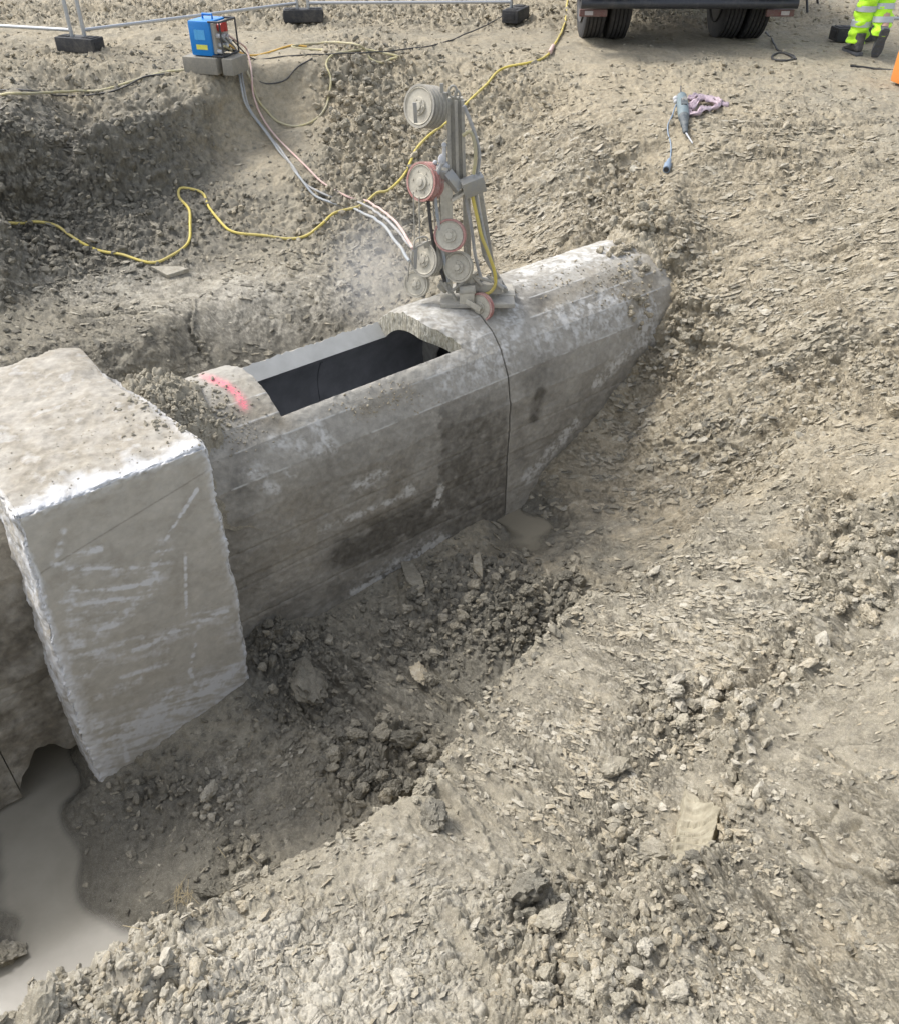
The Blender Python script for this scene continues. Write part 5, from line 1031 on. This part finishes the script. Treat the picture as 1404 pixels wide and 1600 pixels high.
for pts_, mat in (([(722, 212), (734, 206), (741, 225), (742, 250), (739, 272)], 'yellow_dusty'), ([(733, 288), (745, 340), (752, 370), (762, 395), (772, 425), (773, 445), (766, 456), (756, 460)], 'yellow_hose'), ([(725, 300), (735, 350), (742, 400), (752, 440)], 'grey_hose'), ([(741, 290), (752, 350), (766, 410), (775, 440), (790, 450)], 'grey_hose'), ([(668, 300), (674, 360), (682, 400), (695, 440)], 'black_cable'), ([(690, 255), (680, 290), (684, 340), (700, 440)], 'pale_blue_hose'), ([(724, 165), (738, 200), (748, 240), (744, 278)], 'grey_hose')):
    mb = P3(); mb.tube(spline([S_(a, b, -.03 + .02 * (mat == 'grey_hose')) for a, b in pts_], .015), .011, 8); part('feed_hose', mat, mb)

# fine spray hanging left of the saw
bm = bmesh.new(); bmesh.ops.create_icosphere(bm, subdivisions=3, radius=1); me = bpy.data.meshes.new('water_mist'); bm.to_mesh(me); bm.free()
mo = link('water_mist', me); mo.location = S_(590, 425, .35); mo.scale = (.55, .60, .60); meta(mo, 'thin grey spray drifting left of the wire saw', kind='stuff')
mm = bpy.data.materials.new('mist'); mm.use_nodes = True; t_ = mm.node_tree; t_.nodes.remove(t_.nodes['Principled BSDF']); vs_ = t_.nodes.new('ShaderNodeVolumeScatter'); vs_.inputs['Color'].default_value = (.93, .93, .94, 1)
tc_ = t_.nodes.new('ShaderNodeTexCoord'); ln = t_.nodes.new('ShaderNodeVectorMath'); ln.operation = 'LENGTH'; mr = t_.nodes.new('ShaderNodeMapRange'); mr.interpolation_type = 'SMOOTHERSTEP'; mr.inputs[1].default_value = 1; mr.inputs[2].default_value = .1; mr.inputs[3].default_value = 0; mr.inputs[4].default_value = .55
t_.links.new(tc_.outputs['Object'], ln.inputs[0]); t_.links.new(ln.outputs['Value'], mr.inputs[0]); t_.links.new(mr.outputs[0], vs_.inputs['Density']); t_.links.new(vs_.outputs[0], t_.nodes['Material Output'].inputs['Volume']); me.materials.append(mm)

# ------------------------------------------------------------------ power pack on two kerb slabs
g0 = hit(332, 112); RZ = -.32
def kerb(x, y, L_, label):
    mb = MB(); mb.box((0, 0, 0), (L_, .30, .15), None, .012); o = mb.build('concrete_kerb', M['slab']); o.location = (x, y, g0.z + .075); o.rotation_euler = (0, 0, RZ); meta(o, label, 'concrete kerb', 'kerbs under the power pack')
k0 = Vector((g0.x, g0.y + .12, 0))
kerb(k0.x - .05, k0.y, .38, 'grey concrete kerb lying under the left of the blue power pack'); kerb(k0.x + .24, k0.y + .08 - .16, .12, 'short darker kerb end under the hoses of the blue power pack')
pk = empty('power_pack', (k0.x + .04, k0.y + .02, g0.z + .152), RZ); meta(pk, 'small blue power pack box on kerb slabs at the pit edge', 'power pack')
def pp(name, mat, mb, parent=pk): return mb.build(name, M[mat], parent)
mb = MB(); mb.box((-.06, 0, .165), (.27, .36, .32), None, .022); hou = pp('housing', 'blue', mb)
mb = MB(); mb.box((-.06, -.1815, .20), (.13, .003, .09), None, .0); mb.box((-.10, -.1832, .20), (.02, .002, .10)); pp('printed_mark', 'blue_print', mb, hou)
mb = MB(); mb.box((-.05, -.182, .088), (.14, .003, .045)); pp('yellow_sticker', 'yellow_print', mb, hou)
mb = MB(); mb.tube([(-.10, 0, .32), (-.10, 0, .365), (.02, 0, .365), (.02, 0, .32)], .012, 8); pp('handle', 'blue', mb)
mb = MB()
for y in (-.17, .17):
    mb.cyl((.20, y, .01), (.20, y, .32), .010, n=8); mb.cyl((.06, y, .32), (.20, y, .32), .010, n=8); mb.cyl((.06, y, .01), (.20, y, .01), .010, n=8)
mb.cyl((.20, -.17, .32), (.20, .17, .32), .010, n=8); mb.cyl((.20, -.17, .01), (.20, .17, .01), .010, n=8); pp('guard_frame', 'truck_black', mb)
mb = MB(); mb.box((.09, 0, .165), (.04, .30, .28), None, .006); pp('connector_panel', 'steel_dusty', mb)
mb = MB(); mb.cyl((.11, -.05, .26), (.17, -.06, .26), .04, n=16); mb.box((.15, .02, .26), (.04, .05, .09), None, .005); pp('emergency_switch', 'red', mb)
for y, z in ((-.10, .19), (-.02, .18), (.06, .17), (-.08, .10), (.02, .09), (.10, .12), (-.12, .05)):
    mb = MB(); mb.cyl((.10, y, z), (.17, y - .02, z), .024, .018, n=12); pp('hose_coupling', 'white_metal', mb)
pk.scale = (.88, .88, .95)
pkm = Matrix.Translation(pk.location) @ Matrix.Rotation(RZ, 4, 'Z') @ Matrix.Diagonal((.88, .88, .95, 1))
C0 = [pkm @ Vector(v) for v in ((.18, -.12, .19), (.18, -.04, .18), (.18, .04, .17), (.18, -.10, .10), (.18, .02, .09), (.18, .10, .12))]
hose('hose', [C0[0], (368, 98, .10), (376, 140, .05), (385, 168, .04), (410, 203, .03), (440, 240, .02), (470, 275, .02), (492, 302), (520, 317), (556, 326), S_(598, 350, 1.0), S_(622, 382, .4), S_(640, 408)], .011, M['pale_blue_hose'], 'pale blue hose running from the power pack down to the saw', 'hose')
hose('hose', [C0[1], (370, 97, .11), (379, 135, .05), (392, 172, .04), (420, 212, .03), (455, 255, .02), (480, 290), (515, 305, .01), (560, 318), S_(600, 340, 1.1), S_(628, 368, .5), S_(648, 392)], .010, M['grey_hose'], 'dusty grey hose running from the power pack down to the saw', 'hose')
hose('hose', [C0[2], (388, 92, .10), (393, 120, .05), (398, 150, .04), (408, 182, .03), (430, 212, .02), (470, 250), (510, 285), (545, 308), (575, 320, .02), S_(610, 340, 1.), S_(630, 362, .5), S_(645, 388)], .0095, M['pink_hose'], 'thin faded red hose running from the power pack down to the saw', 'hose')
hose('hose', [C0[3], (379, 96, .06), (392, 125, .03), (406, 157), (420, 175), (436, 188), (460, 195), (487, 188), (505, 172), (515, 150), (519, 128), (514, 100), (522, 85), (545, 80), (568, 78), (598, 81), (623, 88), (610, 94), (596, 96), (582, 90), (570, 78), (555, 71), (520, 65), (490, 66), (456, 70), (475, 74), (500, 75), (528, 76)], .0115, M['yellow_dusty'], 'looped dusty yellow hose hanging over the pit edge beside the power pack', 'hose')
hose('hose', [C0[4], (382, 90, .05), (400, 84), (420, 80), (444, 72), (460, 69), (480, 70)], .010, M['yellow_orange'], 'short orange yellow hose lying behind the power pack', 'hose')
hose('hose', [(890, -40), (886, -5), (880, 35), (864, 72), (850, 88), (820, 100), (785, 110), (755, 135), (725, 163), (700, 190), (672, 215), (655, 232), (640, 252), (628, 274), (605, 296), (588, 304), (560, 320), (520, 333), (500, 350), (480, 368), (450, 371), (410, 367), (370, 363), (345, 352), (330, 325), (318, 302), (300, 293), (283, 294), (283, 308), (294, 325), (299, 350), (296, 378), (272, 400), (235, 411), (190, 402), (150, 388), (115, 368), (90, 352), (60, 345), (30, 348), (-30, 350)], .0125, M['yellow_hose'], 'long yellow hose winding from the truck side across the pit ledges', 'hose')
mb = MB(); a, b = hit(864, 72, .02), hit(855, 84, .02); mb.cyl(a, b, .022, n=12); o = mb.build('hose_coupling', M['pink_hose']); meta(o, 'pinkish coupling joining the long yellow hose near the truck', 'hose coupling')
hose('hose', [(-30, 156, .05), (20, 153, .05), (60, 151, .045), (120, 146, .02), (160, 138), (200, 127), (250, 113), (292, 106)], .012, M['yellow_dusty'], 'straight yellow hose lying along the left rim of the pit', 'hose')
hose('cable', [(-30, 147, .05), (50, 148, .05), (100, 150, .02), (150, 145), (190, 135), (225, 122), (262, 113)], .008, M['black_cable'], 'black cable lying beside the yellow hose on the left rim', 'cable')
hose('cable', [C0[5], (398, 90), (440, 86), (490, 83), (560, 81), (640, 76), (700, 62), (760, 38), (792, 18)], .007, M['black_cable'], 'long black cable running from the power pack towards the fence', 'cable')
hose('cable', [(392, 100, .02), (400, 118), (420, 130), (445, 130), (458, 114), (472, 100), (492, 90)], .007, M['black_cable'], 'black cable loop sagging over the pit rim', 'cable')
hose('cable', [(1194, 48), (1204, 60), (1214, 75), (1240, 86), (1230, 92), (1208, 90), (1206, 84), (1222, 80), (1242, 90)], .010, M['black_cable'], 'black cable curled on the earth behind the truck wheel', 'cable')
hose('cable', [(1330, 101), (1365, 105), (1430, 112)], .010, M['black_cable'], 'dark cable lying in front of the orange container', 'cable')

# ------------------------------------------------------------------ fence
def fence_foot(px, py, rz, label):
    p = hit(px, py); e_ = empty('rubber_fence_block', (p.x, p.y, p.z), rz); meta(e_, label, 'fence block', 'rubber blocks of the site fence')
    mb = MB(); mb.box((0, 0, .07), (.48, .21, .14), None, .015); mb.build('rubber_block', M['black_rubber'], e_)
    mb = MB()
    for x in (-.19, -.12, .12, .19): mb.box((x, 0, .143), (.06, .12, .008), None, .002)
    for x in (-.243, .243): mb.box((x, 0, .07), (.012, .12, .07), None, .003)
    mb.build('grip_recess', M['tyre'], e_); return Vector((p.x, p.y, p.z + .14))
f0 = fence_foot(128, 76, -.35, 'black rubber fence block left of the blue power pack'); f1 = fence_foot(478, 32, .1, 'black rubber fence block behind the blue power pack'); f2 = fence_foot(808, 31, 1.2, 'black rubber fence block between the power pack and the truck')
f3 = fence_foot(1328, 60, .1, 'dusty fence block beside the worker')
def panel(a, b, label, h=2.0, g=.02):
    a = Vector(a); b = Vector(b); d = (b - a); L_ = d.length; e_ = empty('steel_fence', a, math.atan2(d.y, d.x)); meta(e_, label, 'fence panel', 'steel panels of the site fence')
    dz = b.z - a.z; f = lambda x, z: (x, 0, z + dz * x / L_)
    def pt(nm, mb): mb.build(nm, M['steel'], e_)
    for x in (g, L_ - g): mb = MB(); mb.cyl(f(x, -.05), f(x, h), .021, n=12); pt('post', mb)
    for z in (.06, h - .02, h * .5): mb = MB(); mb.cyl(f(g, z), f(L_ - g, z), .0175, n=10); pt('rail', mb)
panel(f0 + Vector((-3.2, .95, -.0)), f0 + Vector((-.05, 0, 0)), 'steel fence panel at the far left edge'); panel(f0 + Vector((.05, 0, 0)), f1 + Vector((-.05, 0, 0)), 'steel fence panel passing behind the blue power pack'); panel(f1 + Vector((.05, 0, 0)), f2 + Vector((-.04, 0, 0)), 'steel fence panel between the power pack and the truck')
panel(f3 + Vector((.2, .0, .02)), f3 + Vector((3.4, -.1, .02)), 'steel fence panel to the right of the worker')

# ------------------------------------------------------------------ truck, seen from behind and below
TY = 11.35; zt = float(bil(np.array([2.6]), np.array([TY]))[0])
tx0, tx1 = 1.38, 3.74; txc = (tx0 + tx1) / 2
tr = empty('tipper_truck', (txc, TY, zt)); meta(tr, 'rear of a dark truck with twin wheels parked on the earth', 'truck')
WX = (1.62 - txc, 1.90 - txc, 3.44 - txc, 3.16 - txc)
def wheel(x, label=None):
    w_ = empty('wheel', (x, 0, .47)); w_.parent = tr; prof = [(.30, -.11), (.44, -.118), (.465, -.108)]
    for k in range(5): z = -.088 + .044 * k; prof += [(.475, z - .016), (.475, z + .016), (.458, z + .018), (.458, z + .026)]
    prof = prof[:-2] + [(.465, .108), (.44, .118), (.30, .11)]
    mb = MB(); mb.lathe((0, 0, 0), (1, 0, 0), prof, 48); mb.build('tyre', M['tyre'], w_)
    mb = MB(); mb.lathe((0, 0, 0), (1, 0, 0), [(.10, -.12), (.29, -.11), (.305, -.13), (.305, .13), (.29, .11), (.10, .12)], 30); mb.build('rim', M['truck_dark'], w_)
for x in WX: wheel(x)
W_ = tx1 - tx0
def tp(name, mat, mb, parent=tr, label=None):
    o = mb.build(name, M[mat], parent)
    if label: o['label'] = label
    return o
mb = MB(); mb.cyl((WX[1], 0, .47), (WX[3], 0, .47), .07, n=14); mb.ball((0, 0, .47), .2, (1, .9, .9)); tp('rear_axle', 'truck_dark', mb)
mb = MB(); mb.cyl((-W_ / 2 + .02, -.72, .44), (W_ / 2 - .02, -.72, .44), .05, n=18); mb.box((0, -.66, .55), (W_ - .02, .05, .20), None, .01); tp('rear_bumper', 'truck_black', mb)
for sx in (-1, 1):
    mb = MB(); mb.box((sx * (W_ / 2 - .17), -.66, .345), (.30, .05, .07), None, .01); o = tp('tail_light', 'tail_red', mb)
    mb = MB(); mb.box((sx * (W_ / 2 - .12), -.686, .345), (.09, .006, .04), None, .002); tp('reversing_lens', 'white_lens', mb, o)
    mb = MB(); mb.box((sx * (W_ / 2 - .30), -.5, .70), (.56, .9, .03), None, .01); mb.box((sx * (W_ / 2 - .30), -.60, .62), (.56, .03, .16), None, .005); tp('mudguard', 'truck_dark', mb)
    mb = MB(); mb.box((sx * .42, .8, .72), (.09, 3.2, .2), None, .01); tp('chassis_rail', 'truck_dark', mb)
    mb = MB(); mb.cyl((sx * .75, .1, .55), (sx * .75, .9, .55), .11, n=16); tp('air_tank', 'truck_dark', mb)
mb = MB(); mb.box((.1, -.35, .55), (.5, .2, .14), None, .02); mb.cyl((-.5, -.3, .5), (-.1, -.2, .56), .05, n=12); mb.box((-.75, -.25, .5), (.14, .1, .2), None, .01); mb.cyl((.35, -.4, .5), (.8, -.1, .5), .03, n=10); tp('towing_gear', 'truck_dark', mb)
mb = MB(); mb.box((0, 2.2, 1.35), (W_, 5.8, .10), None, .01); mb.box((0, -.68, 1.0), (W_, .06, .68), None, .01); mb.box((-W_ / 2 + .03, 2.2, 1.7), (.06, 5.8, .7), None, .01); mb.box((W_ / 2 - .03, 2.2, 1.7), (.06, 5.8, .7), None, .01); tp('load_bed', 'truck_black', mb)
mb = MB(); mb.box((0, 6.1, 1.7), (W_, 1.8, 2.2), None, .12); tp('cab', 'truck_black', mb)
for sx in (-1, 1):
    w_ = empty('wheel', (sx * (W_ / 2 - .17), 6.1, .47)); w_.parent = tr; mb = MB(); mb.lathe((0, 0, 0), (1, 0, 0), [(.3, -.13), (.46, -.13), (.475, -.1), (.475, .1), (.46, .13), (.3, .13)], 40); mb.build('tyre', M['tyre'], w_); mb = MB(); mb.lathe((0, 0, 0), (1, 0, 0), [(.1, -.1), (.305, -.12), (.305, .12), (.1, .1)], 24); mb.build('rim', M['truck_dark'], w_)
# dark tripod beside the truck
p = hit(1256, 16); tq = empty('tripod', p); meta(tq, 'black tripod standing right of the truck', 'tripod')
for dx, dy in ((.0, -.1), (-.28, .25), (.28, .3)): mb = MB(); mb.cyl((dx, dy, 0), (-.25, .15, 1.1), .016, .012, n=8); mb.build('leg', M['truck_black'], tq)
mb = MB(); mb.cyl((-.25, .15, 1.08), (-.25, .15, 1.2), .05, n=12); mb.build('head_plate', M['truck_black'], tq)

# ------------------------------------------------------------------ worker, walking away
wp_ = hit(1332, 80); PX, PY, PZ0 = wp_.x, wp_.y, wp_.z
man = empty('person', (PX, PY, PZ0)); meta(man, 'person in bright yellow hi vis trousers walking away at the right', 'person')
def skin(name, V, E_, R, mat, parent, sub=2):
    me = bpy.data.meshes.new(name); me.from_pydata(V, E_, []); o = link(name, me, parent); me.materials.append(mat)
    md = o.modifiers.new('skin', 'SKIN'); me.skin_vertices[0].data[0].use_root = True
    for i, r in enumerate(R): me.skin_vertices[0].data[i].radius = (r, r) if not isinstance(r, tuple) else r
    md.use_smooth_shade = True; s2 = o.modifiers.new('sub', 'SUBSURF'); s2.levels = s2.render_levels = sub; return o
# joints, metres, relative to the planted (left) foot; +y is away from the camera
Lf, Rf = (0, .02, .08), (.17, -.22, .20)
V = [(.12, -.02, .92), (.12, -.02, 1.12), (.12, .0, 1.35), (.12, .0, 1.46), (.12, .02, 1.56), (.12, .02, 1.70),
     (.03, -.02, .88), (.02, .03, .50), Lf, (.21, -.02, .88), (.20, .03, .50), Rf,
     (-.06, .0, 1.40), (-.13, -.06, 1.13), (-.12, .06, .90), (.30, .0, 1.40), (.37, .02, 1.13), (.36, .2, .98)]
E_ = [(0, 1), (1, 2), (2, 3), (3, 4), (4, 5), (0, 6), (6, 7), (7, 8), (0, 9), (9, 10), (10, 11), (2, 12), (12, 13), (13, 14), (2, 15), (15, 16), (16, 17)]
R = [.13, .125, .14, .055, .085, .09, .09, .06, .042, .09, .06, .042, .06, .042, .032, .06, .042, .032]
skin('body', V, E_, R, M['skin'], man)
def sleeve(name, pts_, rad, mat, parent, seg=22, fold=.012, seed=0):
    """a garment leg or sleeve: wrinkled tube with thickness at the hem"""
    C_ = spline(pts_, .015); n = len(C_); mb = bmesh.new(); rings = []
    for i, c in enumerate(C_):
        t = i / (n - 1); r = np.interp(t, np.linspace(0, 1, len(rad)), rad); ring_ = []
        for k in range(seg):
            a = 6.283 * k / seg; w2 = fold * (math.sin(a * 2 + t * 22 + seed) * .5 + math.sin(a * 3 - t * 41 + seed * 2) * .4 + .6 * math.sin(t * 60 + math.cos(a) * 3 + seed)) * (.4 + t)
            ring_.append(mb.verts.new(Vector(c) + Vector((math.cos(a) * (r + w2), math.sin(a) * (r + w2), 0))))
        rings.append(ring_)
    for A_, B_ in zip(rings, rings[1:]):
        for k in range(seg): mb.faces.new((A_[k], A_[(k + 1) % seg], B_[(k + 1) % seg], B_[k]))
    bmesh.ops.recalc_face_normals(mb, faces=mb.faces); me = bpy.data.meshes.new(name); mb.to_mesh(me); mb.free(); me.polygons.foreach_set('use_smooth', np.ones(len(me.polygons), bool)); me.materials.append(mat)
    o = link(name, me, parent); sd_ = o.modifiers.new('s', 'SOLIDIFY'); sd_.thickness = .004; return o
tro = sleeve('trouser_leg', [(.06, -.02, .92), (.04, 0, .7), (.03, .03, .50), (.015, .03, .30), (-.005, .02, .10)], [.13, .115, .098, .095, .088], M['hivis'], man, seed=1)
tro2 = sleeve('trouser_leg', [(.18, -.02, .92), (.19, 0, .7), (.19, .03, .50), (.18, -.06, .34), (.155, -.16, .20)], [.13, .115, .098, .092, .085], M['hivis'], man, seed=4)
for pr, cs in ((tro, ((.022, .03, .42), (.012, .03, .28))), (tro2, ((.188, .01, .44), (.177, -.07, .33)))):
    for c in cs: mb = MB(); mb.lathe(c, (0, .12, 1) if pr is tro2 else (0, 0, 1), [(.104, -.027), (.1085, -.026), (.107, .026), (.1035, .027)], 26); mb.build('reflective_band', M['reflective'], pr)
sleeve('jacket', [(.12, 0, 1.44), (.12, 0, 1.3), (.12, -.01, 1.05), (.12, -.02, .82)], [.10, .185, .17, .185], M['hivis'], man, 30, seed=2)
sleeve('jacket_sleeve', [(-.05, 0, 1.40), (-.13, -.06, 1.13), (-.12, .05, .93)], [.08, .062, .052], M['hivis'], man, seed=3); sleeve('jacket_sleeve', [(.29, 0, 1.40), (.37, .02, 1.13), (.36, .18, 1.0)], [.08, .062, .052], M['hivis'], man, seed=5)
def hand(c, d):
    V = [c]; E_ = []; R = [.026]; c = Vector(c); d = Vector(d)
    V.append(tuple(c + d * .05)); E_.append((0, 1)); R.append(.030)
    for k, l_ in enumerate((.06, .07, .065, .05)):
        b = c + d * .075 + Vector((0, (k - 1.5) * .018, 0)); m_ = b + d * l_ * .5; t_ = m_ + (d + Vector((.3, 0, 0))).normalized() * l_ * .5; i = len(V); V += [tuple(b), tuple(m_), tuple(t_)]; E_ += [(1, i), (i, i + 1), (i + 1, i + 2)]; R += [.010, .009, .008]
    i = len(V); V += [tuple(c + d * .03 + Vector((0, .035, 0))), tuple(c + d * .06 + Vector((.01, .05, 0)))]; E_ += [(0, i), (i, i + 1)]; R += [.012, .010]; return skin('hand', V, E_, R, M['skin'], man)
hand((-.12, .07, .88), (0, .15, -1)); hand((.36, .21, .965), (0, .3, -.95))
mb = MB(); mb.ball((.12, .02, 1.74), .13, (1, 1.15, .85)); mb.lathe((.12, .03, 1.71), (0, 0, 1), [(.12, 0), (.165, 0), (.165, .008), (.12, .012)], 28); mb.build('helmet', M['helmet'], man)
mb = MB(); mb.ball((.12, -.02, 1.66), .10, (.95, .95, .9)); mb.build('hair', M['hair'], man)
def boot(name, R4, loc):
    e_ = empty(name, loc); e_.parent = man; e_.rotation_euler = R4
    bm = bmesh.new(); secs = [(-.10, .036, .0, .085), (-.06, .044, .0, .12), (0, .046, .0, .115), (.06, .047, .0, .085), (.12, .050, .0, .062), (.17, .046, .0, .052), (.20, .028, .004, .04)]; rings = []
    for y, hw, z0, z1 in secs:
        rings.append([bm.verts.new((hw * math.copysign(abs(math.cos(a)) ** .7, math.cos(a)), y, z0 + .022 + (z1 - z0 - .022) * (.5 + .5 * math.copysign(abs(math.sin(a)) ** .8, math.sin(a))))) for a in np.linspace(0, 6.283, 15)[:-1]])
    for A_, B_ in zip(rings, rings[1:]):
        for k in range(14): bm.faces.new((A_[k], A_[(k + 1) % 14], B_[(k + 1) % 14], B_[k]))
    bm.faces.new(rings[0][::-1]); bm.faces.new(rings[-1]); bmesh.ops.recalc_face_normals(bm, faces=bm.faces); me = bpy.data.meshes.new('upper'); bm.to_mesh(me); bm.free(); me.polygons.foreach_set('use_smooth', np.ones(len(me.polygons), bool)); me.materials.append(M['boot']); u_ = link('upper', me, e_); s2 = u_.modifiers.new('s', 'SUBSURF'); s2.levels = s2.render_levels = 1
    mb = MB(); mb.cyl((0, -.04, .08), (0, -.035, .20), .052, .056, 16); mb.build('shaft', M['boot'], e_)
    bm = bmesh.new(); O = [(x * s, y) for s, L_ in ((1, [(.02, -.12), (.042, -.10), (.046, -.04), (.040, .02), (.052, .10), (.050, .16), (.03, .21)]), (-1, [(.03, .21), (.050, .16), (.052, .10), (.040, .02), (.046, -.04), (.042, -.10), (.02, -.12)])) for x, y in L_]
    t = [bm.verts.new((x, y, .024)) for x, y in O]; b = [bm.verts.new((x, y, 0)) for x, y in O]; bm.faces.new(t); bm.faces.new(b[::-1])
    for i in range(len(O)): j = (i + 1) % len(O); bm.faces.new((t[i], b[i], b[j], t[j]))
    bmesh.ops.recalc_face_normals(bm, faces=bm.faces)
    for k in range(6):
        y = -.10 + k * .055; bmesh.ops.create_cube(bm, size=1, matrix=Matrix.Translation((0, y, -.003)) @ Matrix.Diagonal((.075, .022, .008, 1)))
    me = bpy.data.meshes.new('sole'); bm.to_mesh(me); bm.free(); me.materials.append(M['sole']); link('sole', me, e_)
boot('boot', (0, 0, .15), (0, .0, 0.0)); boot('boot', (math.radians(-62), 0, -.15), (.16, -.22, .17))

# orange container at the right edge
p = hit(1412, 128); bk = empty('orange_container', p + Vector((.02, 0, 0)), .15); meta(bk, 'orange plastic container cut off by the right edge', 'container')
mb = MB(); mb.box((0, 0, .15), (.26, .22, .28), None, .03); mb.build('body', M['orange'], bk); mb = MB(); mb.cyl((-.08, -.04, .29), (-.08, -.04, .33), .03, n=14); mb.build('cap', M['white_metal'], bk); mb = MB(); mb.tube([(-.02, 0, .28), (-.02, 0, .34), (.10, 0, .34), (.10, 0, .28)], .012, 8); mb.build('handle', M['orange'], bk)

# ------------------------------------------------------------------ power tool, its lead, and the cloth
A0, A1, A2 = hit(1061, 156, .05), hit(1071, 211, .045), hit(1079, 226, .03); dt = (A1 - A0); LT = dt.length; dt.normalize()
tool = empty('power_tool', A0); meta(tool, 'grey blue hand power tool with a pointed bit lying on the slope', 'power tool')
def lt(mb, prof): mb.lathe((0, 0, 0), dt, prof, 22); return mb
mb = lt(MB(), [(.030, 0), (.045, .012), (.050, LT * .2), (.050, LT * .5), (.046, LT * .62)]); mb.build('motor_housing', M['tool'], tool)
mb = lt(MB(), [(.047, LT * .56), (.048, LT * .62), (.038, LT * .66), (.034, LT * .80), (.026, LT * .82), (.024, LT * .97), (.014, LT)]); mb.build('nose', M['tool_dark'], tool)
mb = MB(); mb.cyl(dt * LT * .98, (A2 - A0), .008, .006, n=8); mb.build('bit', M['white_metal'], tool)
sd2 = dt.cross(Vector((0, 0, 1))).normalized()
mb = MB(); mb.box(dt * LT * .30 + Vector((0, -.02, .045)), (.05, .12, .02), dt.to_track_quat('Y', 'Z').to_matrix(), .006); mb.build('grip', M['tool_dark'], tool)
mb = MB(); mb.cyl(dt * LT * .26 + Vector((.0, 0, .03)), dt * LT * .26 + Vector((.01, -.02, .065)), .022, n=16); mb.build('switch', M['alu_dusty'], tool)
mb = MB(); mb.ball(dt * .04 + Vector((-.055, 0, -.005)), .026, (1, 1, 1)); mb.ball(dt * .09 + Vector((-.055, 0, -.01)), .02); mb.build('side_knob', M['white_metal'], tool)
mb = MB(); mb.tube([(0, 0, .0), (-.002, .05, .03), (.002, .09, .07)], .006, 6); mb.build('cord_sleeve', M['truck_black'], tool)
hose('cable', [(1052, 168, .03), (1046, 180, .01), (1040, 192), (1041, 208), (1045, 222), (1046, 238), (1044, 252)], .006, M['plug'], 'thin grey lead running from the power tool to its plug', 'cable')
a, b = hit(1044, 251, .025), hit(1042, 266, .025); pl = empty('plug', a); meta(pl, 'pale blue plug lying on the slope below the power tool', 'plug')
d = (b - a); mb = MB(); mb.cyl((0, 0, 0), d * .5, .018, .026, 16); mb.cyl(d * .5, d, .032, .030, 18); mb.build('casing', M['plug'], pl); mb = MB(); mb.cyl(d * 1.0, d * 1.012, .022, n=14); mb.build('socket_mouth', M['truck_black'], pl)
def ribbon(L_, wpx, lift, seed):
    pts_ = spline([hit(x, y, lift + .015 * math.sin(i * 2.1 + seed)) for i, (x, y) in enumerate(L_)], .012); bm = bmesh.new(); rows = []; n = 9
    for i, p in enumerate(pts_):
        t = (pts_[min(i + 1, len(pts_) - 1)] - pts_[max(0, i - 1)]).normalized(); s2 = Vector((-t.y, t.x, 0)).normalized(); q = i / len(pts_); wd = wpx / 170 * (math.sin(min(1, q * 6 + .3) * 1.57)) * (1 + .25 * math.sin(i * .35 + seed)) * (1 - .75 * max(0, q - .8) / .2)
        rows.append([bm.verts.new(p + s2 * wd * (k / (n - 1) - .5) + Vector((0, 0, .016 * math.sin(k * 1.9 + i * .25 + seed) + .008 * math.sin(k * 3.3 - i * .5)))) for k in range(n)])
    for A_, B_ in zip(rows, rows[1:]):
        for k in range(n - 1): bm.faces.new((A_[k], A_[k + 1], B_[k + 1], B_[k]))
    return bm
bm = bmesh.new()
for k, (L_, wpx) in enumerate((([(1072, 158), (1084, 152), (1100, 151), (1114, 156), (1122, 163), (1138, 163)], 9), ([(1073, 166), (1076, 177), (1088, 180), (1096, 174), (1106, 170), (1118, 168), (1124, 162)], 10), ([(1080, 172), (1086, 162), (1098, 158), (1112, 162), (1120, 166)], 11))):
    b_ = ribbon(L_, wpx, .02 + .008 * k, k * 2.); me = bpy.data.meshes.new('tmp'); b_.to_mesh(me); b_.free(); bm.from_mesh(me)
me = bpy.data.meshes.new('cloth_rag'); bm.to_mesh(me); bm.free(); me.polygons.foreach_set('use_smooth', np.ones(len(me.polygons), bool)); me.materials.append(M['cloth']); o = link('cloth_rag', me); md = o.modifiers.new('s', 'SOLIDIFY'); md.thickness = .004
meta(o, 'crumpled dusty pink cloth lying beside the power tool', 'cloth rag')
print('done', time.time() - T0)
